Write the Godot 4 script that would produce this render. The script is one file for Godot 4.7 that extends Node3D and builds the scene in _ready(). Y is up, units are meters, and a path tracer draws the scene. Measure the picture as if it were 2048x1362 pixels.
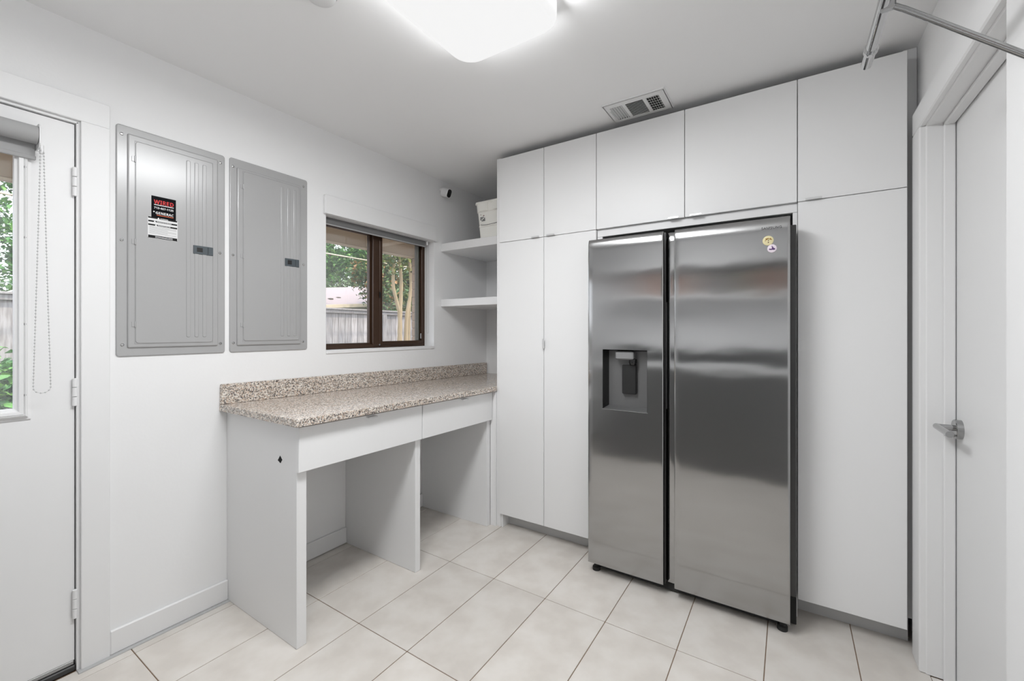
extends Node3D
# Laundry room with white cabinets, a steel refrigerator, a granite counter and a view of the back yard.

var M := {}
var origin_of := {}
var used := {}
var rng := RandomNumberGenerator.new()

# ------------------------------------------------------------------ entry
func _ready():
	rng.seed = 20240611
	# --- camera
	var cam := Camera3D.new()
	cam.name = "camera"
	add_child(cam)
	cam.position = Vector3(0, 1.28, 0)
	cam.rotation = Vector3(0, deg_to_rad(33.07 - 90.0), 0)
	cam.set_frustum(2.0 * 0.05 * 681.0 / 851.9, Vector2(0, -0.05 * 19.2 / 851.9), 0.05, 200.0)
	cam.current = true
	# --- sky and exposure
	var env := Environment.new()
	env.background_mode = Environment.BG_SKY
	var sky := Sky.new()
	var sm := ProceduralSkyMaterial.new()
	sm.sky_top_color = Color(0.84, 0.88, 0.93)
	sm.sky_horizon_color = Color(0.95, 0.96, 0.98)
	sm.ground_bottom_color = Color(0.33, 0.32, 0.28)
	sm.ground_horizon_color = Color(0.60, 0.60, 0.56)
	sm.sky_energy_multiplier = 1.8
	sky.sky_material = sm
	env.sky = sky
	env.tonemap_mode = Environment.TONE_MAPPER_LINEAR
	env.tonemap_exposure = 1.0
	env.sdfgi_enabled = true
	env.ssao_enabled = true
	env.ssil_enabled = true
	var we := WorldEnvironment.new()
	we.name = "world_environment"
	we.environment = env
	add_child(we)
	# --- sun, coming over the house towards the yard
	var sun := DirectionalLight3D.new()
	sun.name = "sun"
	add_child(sun)
	sun.rotation_degrees = Vector3(-58, 22, 0)
	sun.light_color = Color(1.0, 0.95, 0.86)
	sun.light_energy = 1.15
	sun.light_angular_distance = 2.0
	sun.shadow_enabled = true

	make_materials()
	room()
	door_outside()
	window_parts()
	door_inside()
	cabinets()
	desk()
	refrigerator()
	ceiling_things()
	panels()
	blinds()
	small_things()
	clothes_rail()
	behind_camera()
	outside()

# ------------------------------------------------------------------ naming helpers
func uniq(parent: Node, called: String) -> String:
	var key := str(parent.get_instance_id()) + "/" + called
	var n: int = used.get(key, 0)
	used[key] = n + 1
	return called if n == 0 else "%s_%03d" % [called, n]

func tag(o: Node, label := "", category := "", group := "", kind := ""):
	if label: o.set_meta("label", label)
	if category: o.set_meta("category", category)
	if group: o.set_meta("group", group)
	if kind: o.set_meta("kind", kind)

func thing(called: String, base: Vector3, label: String, category: String, group := "", kind := "") -> Node3D:
	var o := Node3D.new()
	o.name = uniq(self, called)
	add_child(o)
	o.position = base
	origin_of[o] = base
	tag(o, label, category, group, kind)
	return o

func commit(st: SurfaceTool, m: Material) -> ArrayMesh:
	st.generate_normals()
	var me := st.commit()
	me.surface_set_material(0, m)
	return me

# a mesh whose vertices were given in world coordinates, as a part of a thing (or a top-level mesh)
func part(parent: Node3D, called: String, st: SurfaceTool, m: Material, label := "", kind := "") -> MeshInstance3D:
	var o := MeshInstance3D.new()
	o.name = uniq(parent, called)
	o.mesh = commit(st, m)
	parent.add_child(o)
	var base: Vector3 = origin_of.get(parent, Vector3.ZERO)
	o.position = -base
	origin_of[o] = Vector3.ZERO
	tag(o, label, "", "", kind)
	return o

func single(called: String, st: SurfaceTool, m: Material, label: String, category: String, group := "", kind := "") -> MeshInstance3D:
	var o := part(self, called, st, m)
	tag(o, label, category, group, kind)
	return o

# ------------------------------------------------------------------ shape helpers
func S() -> SurfaceTool:
	var st := SurfaceTool.new()
	st.begin(Mesh.PRIMITIVE_TRIANGLES)
	st.set_smooth_group(-1)
	return st

func tri(st: SurfaceTool, a: Vector3, b: Vector3, c: Vector3, out: Vector3):
	if (b - a).cross(c - a).dot(out) > 0.0:
		st.add_vertex(a); st.add_vertex(c); st.add_vertex(b)
	else:
		st.add_vertex(a); st.add_vertex(b); st.add_vertex(c)

func quad(st: SurfaceTool, a: Vector3, b: Vector3, c: Vector3, d: Vector3, out: Vector3):
	tri(st, a, b, c, out)
	tri(st, a, c, d, out)

func box(st: SurfaceTool, lo: Vector3, hi: Vector3, bev := 0.0015):
	st.set_smooth_group(-1)
	var c := (lo + hi) / 2.0
	var h := (hi - lo) / 2.0
	var b := minf(bev, minf(h.x, minf(h.y, h.z)) * 0.49)
	var V := func(a: int, s: Vector3) -> Vector3:
		var q := Vector3((h.x - b) * s.x, (h.y - b) * s.y, (h.z - b) * s.z)
		q[a] = h[a] * s[a]
		return c + q
	for a in 3:
		var e := (a + 1) % 3
		var f := (a + 2) % 3
		for sg in [-1.0, 1.0]:
			var ps := []
			for k in [[-1.0, -1.0], [1.0, -1.0], [1.0, 1.0], [-1.0, 1.0]]:
				var s := Vector3()
				s[a] = sg; s[e] = k[0]; s[f] = k[1]
				ps.append(V.call(a, s))
			var n := Vector3(); n[a] = sg
			quad(st, ps[0], ps[1], ps[2], ps[3], n)
		if b <= 0.0: continue
		for sa in [-1.0, 1.0]:
			for sb in [-1.0, 1.0]:
				var s0 := Vector3(); s0[a] = sa; s0[e] = sb; s0[f] = -1.0
				var s1 := Vector3(); s1[a] = sa; s1[e] = sb; s1[f] = 1.0
				var n2 := Vector3(); n2[a] = sa; n2[e] = sb
				quad(st, V.call(a, s0), V.call(a, s1), V.call(e, s1), V.call(e, s0), n2)
	if b > 0.0:
		for sx in [-1.0, 1.0]:
			for sy in [-1.0, 1.0]:
				for sz in [-1.0, 1.0]:
					var s := Vector3(sx, sy, sz)
					tri(st, V.call(0, s), V.call(1, s), V.call(2, s), s)

func bx(x0: float, x1: float, y0: float, y1: float, z0: float, z1: float, bev := 0.0015) -> SurfaceTool:
	var st := S()
	box(st, Vector3(x0, y0, z0), Vector3(x1, y1, z1), bev)
	return st

# rounded rectangle outline, counter-clockwise, centred
func rr(w: float, h: float, r: float, n := 6) -> PackedVector2Array:
	var out := PackedVector2Array()
	for q in 4:
		var cx := (w / 2 - r) * (1.0 if q in [0, 3] else -1.0)
		var cy := (h / 2 - r) * (1.0 if q in [0, 1] else -1.0)
		for i in n + 1:
			var a := PI / 2 * (q + float(i) / n)
			out.append(Vector2(cx + r * cos(a), cy + r * sin(a)))
	return out

func circle(r: float, n := 24) -> PackedVector2Array:
	var out := PackedVector2Array()
	for i in n:
		out.append(Vector2(cos(TAU * i / n), sin(TAU * i / n)) * r)
	return out

# extrudes a counter-clockwise outline from height 0 to h along n; bevelled at the far end
func prism(st: SurfaceTool, poly: PackedVector2Array, o: Vector3, u: Vector3, v: Vector3, n: Vector3, h: float, bev := 0.0, steps := 1, smooth := 0):
	var cnt := poly.size()
	var nor := PackedVector2Array()
	for i in cnt:
		var d0 := (poly[i] - poly[(i - 1 + cnt) % cnt]).normalized()
		var d1 := (poly[(i + 1) % cnt] - poly[i]).normalized()
		var nn := Vector2(d0.y + d1.y, -d0.x - d1.x)
		if nn.length() < 1e-6: nn = Vector2(d1.y, -d1.x)
		nor.append(nn.normalized())
	var rings := [[0.0, 0.0], [0.0, h - bev]]
	if bev > 0:
		for k in steps:
			var a := PI / 2 * (k + 1) / steps
			rings.append([bev * (1 - cos(a)), h - bev + bev * sin(a)])
	var P := func(i: int, r: Array) -> Vector3:
		var q: Vector2 = poly[i % cnt] - nor[i % cnt] * r[0]
		return o + u * q.x + v * q.y + n * r[1]
	for k in rings.size() - 1:
		st.set_smooth_group(-1 if smooth == 0 else smooth + (0 if steps > 1 else k))
		for i in cnt:
			var j := (i + 1) % cnt
			var e := poly[j] - poly[i]
			var out := u * e.y - v * e.x
			var slope: float = rings[k + 1][0] - rings[k][0]
			out = out.normalized() + n * (1.0 if slope > 0 else 0.0)
			quad(st, P.call(i, rings[k]), P.call(j, rings[k]), P.call(j, rings[k + 1]), P.call(i, rings[k + 1]), out)
	st.set_smooth_group(-1)
	var top := PackedVector2Array()
	var last: Array = rings[rings.size() - 1]
	for i in cnt: top.append(poly[i] - nor[i] * last[0])
	var idx := Geometry2D.triangulate_polygon(top)
	for t in range(0, idx.size(), 3):
		tri(st, P.call(idx[t], last), P.call(idx[t + 1], last), P.call(idx[t + 2], last), n)
		tri(st, P.call(idx[t], rings[0]), P.call(idx[t + 1], rings[0]), P.call(idx[t + 2], rings[0]), -n)

func tube(st: SurfaceTool, pts: Array, r, sides := 12, caps := true):
	var ring := []
	var up := Vector3(0.13, 0.97, 0.2).normalized()
	for i in pts.size():
		var d: Vector3 = (pts[mini(i + 1, pts.size() - 1)] - pts[maxi(i - 1, 0)]).normalized()
		var sd := d.cross(up)
		if sd.length() < 0.05: sd = d.cross(Vector3(0.9, 0.1, 0.3))
		sd = sd.normalized()
		var tp := sd.cross(d).normalized()
		up = tp
		var rad: float = r[i] if r is Array else r
		var row := []
		for k in sides:
			var a := TAU * k / sides
			row.append(pts[i] + (sd * cos(a) + tp * sin(a)) * rad)
		ring.append(row)
	st.set_smooth_group(1)
	for i in pts.size() - 1:
		for k in sides:
			var k2 := (k + 1) % sides
			var mid: Vector3 = (ring[i][k] + ring[i][k2] + ring[i + 1][k] + ring[i + 1][k2]) / 4.0 - (pts[i] + pts[i + 1]) / 2.0
			quad(st, ring[i][k], ring[i][k2], ring[i + 1][k2], ring[i + 1][k], mid)
	st.set_smooth_group(-1)
	if caps:
		for e in [0, pts.size() - 1]:
			var n: Vector3 = (pts[0] - pts[1]) if e == 0 else (pts[e] - pts[e - 1])
			for k in sides:
				tri(st, pts[e], ring[e][k], ring[e][(k + 1) % sides], n)

# profile of (radius, height) turned about axis n through o
func lathe(st: SurfaceTool, prof: Array, o: Vector3, n: Vector3, sides := 24, hard := true):
	var u := n.cross(Vector3(0.3, 0.2, 0.93) if absf(n.z) < 0.9 else Vector3(0.93, 0.2, 0.3)).normalized()
	var v := n.cross(u).normalized()
	var P := func(k: int, p: Vector2) -> Vector3:
		var a := TAU * (k % sides) / sides
		return o + n * p.y + (u * cos(a) + v * sin(a)) * p.x
	for i in prof.size() - 1:
		st.set_smooth_group(i + 2 if hard else 1)
		var d: Vector2 = prof[i + 1] - prof[i]
		for k in sides:
			var a := TAU * (k + 0.5) / sides
			var radial := u * cos(a) + v * sin(a)
			var out := radial * d.y - n * d.x
			var p0: Vector3 = P.call(k, prof[i])
			var p1: Vector3 = P.call(k + 1, prof[i])
			var p2: Vector3 = P.call(k + 1, prof[i + 1])
			var p3: Vector3 = P.call(k, prof[i + 1])
			if p0.distance_to(p1) < 1e-6: tri(st, p0, p2, p3, out)
			elif p2.distance_to(p3) < 1e-6: tri(st, p0, p1, p2, out)
			else: quad(st, p0, p1, p2, p3, out)
	st.set_smooth_group(-1)

func ball(st: SurfaceTool, c: Vector3, r: float, sides := 8, rows := 5):
	var prof := []
	for i in rows + 1:
		var a := -PI / 2 + PI * i / rows
		prof.append(Vector2(maxf(r * cos(a), 0.0), r * sin(a)))
	lathe(st, prof, c, Vector3.UP, sides, false)

# a profile of (inset, height) swept round a rectangle lying in a plane
func moulding(st: SurfaceTool, lo: Vector2, hi: Vector2, prof: Array, o: Vector3, u: Vector3, v: Vector3, n: Vector3):
	st.set_smooth_group(-1)
	for i in prof.size() - 1:
		var a: Vector2 = prof[i]
		var b: Vector2 = prof[i + 1]
		var R := func(p: Vector2, k: int) -> Vector3:
			var x := lo.x + p.x if k in [0, 3] else hi.x - p.x
			var y := lo.y + p.x if k in [0, 1] else hi.y - p.x
			return o + u * x + v * y + n * p.y
		for k in 4:
			var inward: Vector3 = [v, -u, -v, u][k]
			var d := b - a
			var out: Vector3 = -inward * d.y + n * d.x
			quad(st, R.call(a, k), R.call(a, (k + 1) % 4), R.call(b, (k + 1) % 4), R.call(b, k), out)

# ------------------------------------------------------------------ materials
func mat(col: Color, rough := 0.6, metal := 0.0, spec := 0.5) -> StandardMaterial3D:
	var m := StandardMaterial3D.new()
	m.albedo_color = col
	m.roughness = rough
	m.metallic = metal
	m.metallic_specular = spec
	return m

func grey(linear_value: float) -> Color:
	return Color(linear_value, linear_value, linear_value).linear_to_srgb()

func noise_tex(freq: float, ramp: Array, size := 512, typ := FastNoiseLite.TYPE_SIMPLEX, octaves := 4, sd := 1) -> NoiseTexture2D:
	var n := FastNoiseLite.new()
	n.noise_type = typ
	n.frequency = freq
	n.fractal_octaves = octaves
	n.seed = sd
	var t := NoiseTexture2D.new()
	t.width = size; t.height = size
	t.seamless = true
	t.noise = n
	var g := Gradient.new()
	var offs := PackedFloat32Array()
	var cols := PackedColorArray()
	for r in ramp:
		offs.append(r[0]); cols.append(r[1])
	g.offsets = offs; g.colors = cols
	t.color_ramp = g
	return t

func triplanar(m: StandardMaterial3D, scale: Vector3, world := true):
	m.uv1_triplanar = true
	m.uv1_world_triplanar = world
	m.uv1_scale = scale

func bump(m: StandardMaterial3D, freq: float, cm: float, scale: Vector3, sd := 5):
	m.heightmap_enabled = true
	m.heightmap_texture = noise_tex(freq, [[0.0, Color.BLACK], [1.0, Color.WHITE]], 256, FastNoiseLite.TYPE_SIMPLEX, 3, sd)
	m.heightmap_scale = cm
	triplanar(m, scale)

func granite_image(size: int, cells: int) -> ImageTexture:
	var r := RandomNumberGenerator.new()
	r.seed = 77
	var pts := []
	var cols := []
	var palette := [[Color(0.86, 0.82, 0.78), 30], [Color(0.78, 0.72, 0.66), 22], [Color(0.92, 0.90, 0.87), 14], [Color(0.60, 0.57, 0.54), 12], [Color(0.38, 0.36, 0.35), 14], [Color(0.80, 0.70, 0.62), 7], [Color(0.50, 0.46, 0.43), 10]]
	for i in cells * cells:
		pts.append(Vector2(r.randf(), r.randf()))
		var w := r.randf() * 110.0
		var c: Color = palette[0][0]
		for p in palette:
			w -= p[1]
			if w <= 0:
				c = p[0]
				break
		cols.append(c * r.randf_range(0.92, 1.06))
	var im := Image.create(size, size, false, Image.FORMAT_RGB8)
	for y in size:
		for x in size:
			var px := float(x) / size * cells + 0.35 * sin(TAU * (3.0 * y / size) + 4.0 * sin(TAU * 2.0 * x / size))
			var py := float(y) / size * cells + 0.35 * sin(TAU * (5.0 * x / size) + 3.0 * sin(TAU * 3.0 * y / size))
			var cx := floori(px)
			var cy := floori(py)
			var best := 9.0
			var bi := 0
			for dy in range(-1, 2):
				for dx in range(-1, 2):
					var id := posmod(cx + dx, cells) + posmod(cy + dy, cells) * cells
					var q: Vector2 = pts[id]
					var ddx := cx + dx + q.x - px
					var ddy := cy + dy + q.y - py
					var d := ddx * ddx + ddy * ddy
					if d < best:
						best = d; bi = id
			im.set_pixel(x, y, cols[bi])
	return ImageTexture.create_from_image(im)

func make_materials():
	M.wall = mat(grey(0.87), 0.75, 0, 0.35)
	bump(M.wall, 0.06, 0.012, Vector3(3, 3, 3))
	M.ceiling = mat(grey(0.91), 0.9, 0, 0.2)
	M.trim = mat(grey(0.84), 0.45)
	M.cabinet = mat(grey(0.86), 0.42, 0, 0.45)
	M.cab_body = mat(grey(0.76), 0.5)
	M.panel_grey = mat(grey(0.40), 0.24, 0, 0.7)
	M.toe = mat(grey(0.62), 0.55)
	M.dark = mat(grey(0.012), 0.6)
	M.black_gloss = mat(grey(0.010), 0.25)
	M.grout = mat(Color(0.48, 0.39, 0.31), 0.9)
	M.tiles = []
	for i in 4:
		var t := mat(Color(1, 1, 1) * [1.0, 0.985, 0.97, 0.992][i], 0.42, 0, 0.45)
		t.albedo_texture = M.tiles[0].albedo_texture if i > 0 else noise_tex(0.009, [[0.2, Color(0.85, 0.826, 0.797)], [0.5, Color(0.875, 0.853, 0.826)], [0.8, Color(0.895, 0.876, 0.852)]], 512, FastNoiseLite.TYPE_SIMPLEX, 5, 9)
		triplanar(t, Vector3(0.9, 0.9, 0.9))
		M.tiles.append(t)
	M.granite = mat(Color(1, 1, 1), 0.17, 0, 0.8)
	M.granite.albedo_texture = granite_image(460, 84)
	triplanar(M.granite, Vector3(2.7, 2.7, 2.7))
	M.steel = mat(grey(0.42), 0.145, 1.0)
	M.steel.anisotropy_enabled = true
	M.steel.anisotropy = 0.97
	M.steel_plain = mat(grey(0.42), 0.3, 1.0)
	M.steel_case = mat(grey(0.06), 0.45, 0.3)
	M.chrome = mat(grey(0.55), 0.10, 1.0)
	M.nickel = mat(grey(0.40), 0.16, 1.0)
	M.alu = mat(grey(0.72), 0.35, 0.6)
	M.white_plastic = mat(grey(0.80), 0.35)
	M.cream_plastic = mat(Color(0.99, 0.985, 0.96), 0.42)
	M.frame_brown = mat(Color(0.25, 0.17, 0.115), 0.35, 0.2)
	M.frame_dark = mat(Color(0.05, 0.036, 0.03), 0.45)
	M.fabric = mat(grey(0.17), 0.9)
	M.fabric_light = mat(grey(0.38), 0.85)
	M.glass = mat(Color(0.95, 0.98, 0.97, 0.06), 0.0)
	M.glass.transparency = BaseMaterial3D.TRANSPARENCY_ALPHA
	M.lens = mat(grey(0.22), 0.5, 0, 0.3)
	M.lens.emission_enabled = true
	M.lens.emission = Color(1, 1, 1)
	M.lens.emission_energy_multiplier = 0.80
	M.sticker_black = mat(Color(0.06, 0.065, 0.08), 0.75, 0, 0.25)
	M.sticker_white = mat(grey(0.75), 0.5)
	M.print_red = mat(Color(0.83, 0.15, 0.16), 0.5)
	M.print_white = mat(grey(0.8), 0.5)
	M.print_orange = mat(Color(0.86, 0.38, 0.2), 0.5)
	M.print_grey = mat(grey(0.3), 0.5)
	M.print_dark = mat(grey(0.02), 0.75, 0, 0.25)
	M.latch = mat(Color(0.30, 0.33, 0.35), 0.4)
	M.rubber = mat(grey(0.02), 0.8)
	M.beige = mat(Color(0.80, 0.72, 0.62), 0.7)
	M.beige_light = mat(Color(0.93, 0.87, 0.77), 0.7)
	M.fence = []
	for i in 4:
		var f := mat(Color(0.76, 0.75, 0.755) * [1.0, 0.93, 1.06, 0.88][i], 0.9)
		f.albedo_texture = M.fence[0].albedo_texture if i > 0 else noise_tex(0.02, [[0.25, Color(0.78, 0.76, 0.75)], [0.5, Color(0.86, 0.84, 0.83)], [0.75, Color(0.93, 0.92, 0.92)]], 256, FastNoiseLite.TYPE_SIMPLEX, 4, 3)
		triplanar(f, Vector3(5, 0.5, 5))
		M.fence.append(f)
	M.bark = mat(Color(0.66, 0.58, 0.46), 0.85)
	M.bark_dark = mat(Color(0.30, 0.26, 0.22), 0.9)
	M.leaf = mat(Color(1, 1, 1), 0.55)
	M.leaf.vertex_color_use_as_albedo = true
	M.leaf.cull_mode = BaseMaterial3D.CULL_DISABLED
	M.leaf.backlight_enabled = true
	M.leaf.backlight = Color(0.55, 0.6, 0.3)
	M.soil = mat(Color(0.5, 0.42, 0.36), 0.95)
	M.soil.albedo_texture = noise_tex(0.03, [[0.3, Color(0.33, 0.25, 0.2)], [0.7, Color(0.62, 0.52, 0.45)]], 256, FastNoiseLite.TYPE_SIMPLEX, 4, 8)
	triplanar(M.soil, Vector3(1.5, 1.5, 1.5))
	M.roof_pink = mat(Color(0.58, 0.52, 0.525), 0.8)
	M.siding = mat(Color(0.80, 0.82, 0.74), 0.8)
	M.machine = mat(grey(0.22), 0.35, 0.4)
	M.post = mat(Color(0.66, 0.57, 0.50), 0.9)

# ------------------------------------------------------------------ the room
const ZA := -2.25      # wall with window and panels
const ZR := 0.438      # wall with the inner door
const XB := 3.04       # wall behind the cabinets
const XF := -0.65      # wall behind the camera
const H := 2.44

func room():
	var fl := single("floor", bx(XF - 0.12, XB + 0.12, -0.12, -0.0025, ZA - 0.16, ZR + 0.12, 0.0), M.grout, "floor of large pale beige rectangular tiles with thin tan joints", "floor", "", "structure")
	var k := 0
	var xs := []
	var x := 0.0035 - 0.597 * 2
	while x < XB:
		xs.append(x); x += 0.597
	for ix in xs.size():
		for iz in range(-8, 2):
			var z0: float = -0.079 + 0.3003 * iz
			var x0: float = maxf(xs[ix] + 0.0016, XF)
			var x1: float = minf(xs[ix] + 0.597 - 0.0016, XB)
			var za: float = maxf(z0 + 0.0016, ZA)
			var zb: float = minf(z0 + 0.3003 - 0.0016, ZR)
			if x1 - x0 < 0.03 or zb - za < 0.03: continue
			k = (k * 7 + ix * 3 + iz * 5 + 40) % 4
			part(fl, "tile", bx(x0, x1, -0.010, rng.randf_range(-0.0004, 0.0), za, zb, 0.0012), M.tiles[k])
	part(fl, "tile", bx(1.416, 2.169, -0.010, 0.0, ZR + 0.0016, ZR + 0.118, 0.0012), M.tiles[1])
	single("ceiling", bx(XF - 0.12, XB + 0.12, H, H + 0.12, ZA - 0.16, ZR + 0.12, 0.0), M.ceiling, "smooth white painted ceiling over the laundry room", "ceiling", "", "structure")
	# wall with the outside door and the window
	var st := S()
	var o := ZA - 0.15
	box(st, Vector3(XF - 0.12, 0, o), Vector3(-0.470, H, ZA), 0)
	box(st, Vector3(-0.470, 2.066, o), Vector3(0.453, H, ZA), 0)
	box(st, Vector3(0.453, 0, o), Vector3(1.48, H, ZA), 0)
	box(st, Vector3(1.48, 0, o), Vector3(2.375, 1.146, ZA), 0)
	box(st, Vector3(1.48, 1.956, o), Vector3(2.375, H, ZA), 0)
	box(st, Vector3(2.375, 0, o), Vector3(XB + 0.12, H, ZA), 0)
	single("wall_left", st, M.wall, "white painted wall holding the window and the grey panels", "wall", "", "structure")
	single("wall_back", bx(XB, XB + 0.12, 0, H, ZA, ZR + 0.12, 0), M.wall, "white wall behind the tall cabinets and shelves", "wall", "", "structure")
	single("wall_front", bx(XF - 0.12, XF, 0, H, ZA, ZR + 0.12, 0), M.wall, "white wall opposite the refrigerator", "wall", "", "structure")
	st = S()
	box(st, Vector3(XF, 0, ZR), Vector3(1.41, H, ZR + 0.12), 0)
	box(st, Vector3(1.41, 2.052, ZR), Vector3(2.174, H, ZR + 0.12), 0)
	box(st, Vector3(2.174, 0, ZR), Vector3(XB, H, ZR + 0.12), 0)
	single("wall_right", st, M.wall, "white wall around the plain inner door", "wall", "", "structure")
	# baseboards
	for s in [[0.541, 0.961, "white baseboard between the outside door casing and the desk"], [1.003, 1.609, "white baseboard in the left knee space under the desk"], [1.644, 2.245, "white baseboard in the right knee space under the desk"]]:
		single("baseboard_left", bx(s[0], s[1], 0.004, 0.097, ZA, ZA + 0.015, 0.003), M.trim, s[2], "baseboard", "", "structure")
	single("baseboard_right", bx(2.283, 2.366, 0.004, 0.097, ZR - 0.014, ZR, 0.003), M.trim, "short white baseboard between the right cabinet and the door casing", "baseboard", "", "structure")
	# caulked strip where the wall meets the floor
	single("trim_3", bx(0.449, 0.961, -0.001, 0.004, ZA, ZA + 0.032, 0.001), mat(grey(0.5), 0.7), "thin grey caulk strip under the baseboard beside the outside door", "trim", "", "structure")
	# door casings
	var c := thing("trim_1", Vector3(0.0, 0, ZA), "flat white casing around the half-glass outside door", "trim", "", "structure")
	part(c, "side_casing", bx(0.459, 0.541, 0, 2.0715, ZA, ZA + 0.014, 0.002), M.trim)
	part(c, "side_casing", bx(-0.562, -0.470, 0, 2.071, ZA, ZA + 0.014, 0.002), M.trim)
	part(c, "head_casing", bx(-0.562, 0.541, 2.0715, 2.163, ZA, ZA + 0.014, 0.002), M.trim)
	c = thing("trim_2", Vector3(1.79, 0, ZR), "flat white casing and jamb around the plain inner door", "trim", "", "structure")
	part(c, "side_casing", bx(2.174, 2.283, 0, 2.047, 0.408, ZR, 0.0045), M.trim)
	part(c, "side_casing", bx(1.301, 1.410, 0, 2.047, 0.408, ZR, 0.0045), M.trim)
	part(c, "head_casing", bx(1.301, 2.283, 2.047, 2.135, 0.408, ZR, 0.0045), M.trim)
	part(c, "side_jamb", bx(2.170, 2.190, 0, 2.060, 0.426, 0.556, 0.0035), M.trim)
	part(c, "side_jamb", bx(1.394, 1.414, 0, 2.060, 0.426, 0.556, 0.0035), M.trim)
	part(c, "head_jamb", bx(1.394, 2.190, 2.042, 2.062, 0.426, 0.556, 0.0035), M.trim)
	part(c, "door_stop", bx(2.158, 2.170, 0, 2.042, 0.472, 0.503, 0.0045), M.trim)
	part(c, "door_stop", bx(1.414, 1.426, 0, 2.042, 0.472, 0.503, 0.0045), M.trim)
	part(c, "door_stop", bx(1.414, 2.170, 2.030, 2.042, 0.472, 0.503, 0.0045), M.trim)

func hinge(root: Node3D, x: float, y0: float, y1: float, z: float):
	var st := S()
	for i in 3:
		var a := lerpf(y0, y1, i / 3.0) + 0.001
		var b := lerpf(y0, y1, (i + 1) / 3.0) - 0.001
		lathe(st, [Vector2(0, a), Vector2(0.006, a), Vector2(0.0075, a + 0.001), Vector2(0.0075, b - 0.001), Vector2(0.006, b), Vector2(0, b)], Vector3(x, 0, z), Vector3.UP, 14)
	part(root, "hinge", st, M.trim, "white painted door hinge knuckle")

func door_outside():
	var d := thing("door_1", Vector3(0, 0, ZA - 0.03), "white half-glass outside door with molded window frame and chain blind", "door", "", "structure")
	var zf := -2.262
	# slab around the glass opening
	var st := S()
	box(st, Vector3(-0.467, 0.040, zf - 0.044), Vector3(0.446, 0.99, zf), 0)
	box(st, Vector3(-0.467, 1.92, zf - 0.044), Vector3(0.446, 2.058, zf), 0)
	box(st, Vector3(0.318, 0.99, zf - 0.044), Vector3(0.446, 1.92, zf), 0)
	box(st, Vector3(-0.467, 0.99, zf - 0.044), Vector3(-0.338, 1.92, zf), 0)
	part(d, "leaf", st, M.trim)
	var prof := [Vector2(0, 0), Vector2(0, 0.005), Vector2(0.008, 0.006), Vector2(0.010, 0.014), Vector2(0.016, 0.019), Vector2(0.018, 0.015), Vector2(0.020, 0.019), Vector2(0.030, 0.018), Vector2(0.033, 0.008), Vector2(0.040, 0.006), Vector2(0.040, -0.02)]
	st = S()
	moulding(st, Vector2(-0.356, 0.968), Vector2(0.336, 1.942), prof, Vector3(0, 0, zf), Vector3.RIGHT, Vector3.UP, Vector3.BACK)
	part(d, "glazing_frame", st, M.trim)
	for y in [1.055, 1.304, 1.608, 1.855]:
		for x in [0.319, -0.339]:
			st = S()
			lathe(st, [Vector2(0.0042, 0), Vector2(0.0036, 0.001), Vector2(0, 0.0012)], Vector3(x, y, zf + 0.0165), Vector3.BACK, 10)
			part(d, "screw_cap", st, M.print_grey)
	part(d, "pane", bx(-0.33, 0.31, 0.995, 1.915, zf - 0.026, zf - 0.020, 0), M.glass)
	for h in [[1.786, 1.896], [0.997, 1.103], [0.199, 0.308]]:
		hinge(d, 0.4455, h[0], h[1], zf + 0.010)
	# frame of the doorway with its stop, sill and sweep
	st = S()
	box(st, Vector3(0.4495, 0, ZA - 0.15), Vector3(0.4535, 2.066, ZA + 0.0005), 0.0005)
	box(st, Vector3(-0.470, 2.0615, ZA - 0.15), Vector3(0.4535, 2.0665, ZA + 0.0005), 0.0005)
	box(st, Vector3(0.432, 0, ZA - 0.15), Vector3(0.449, 2.07, zf - 0.047), 0.001)
	box(st, Vector3(-0.470, 0, ZA - 0.15), Vector3(-0.453, 2.07, zf - 0.047), 0.001)
	box(st, Vector3(-0.470, 2.045, ZA - 0.15), Vector3(0.449, 2.0615, zf - 0.047), 0.001)
	part(d, "doorway_frame", st, M.trim)
	st = S()
	box(st, Vector3(-0.470, 0.0, ZA - 0.15), Vector3(0.449, 0.022, ZA - 0.004), 0.004)
	part(d, "threshold", st, mat(grey(0.05), 0.5, 0.3))
	st = S()
	box(st, Vector3(-0.465, 0.0245, zf - 0.042), Vector3(0.444, 0.0385, zf + 0.002), 0.001)
	part(d, "door_sweep", st, mat(grey(0.35), 0.4, 0.5))

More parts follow.
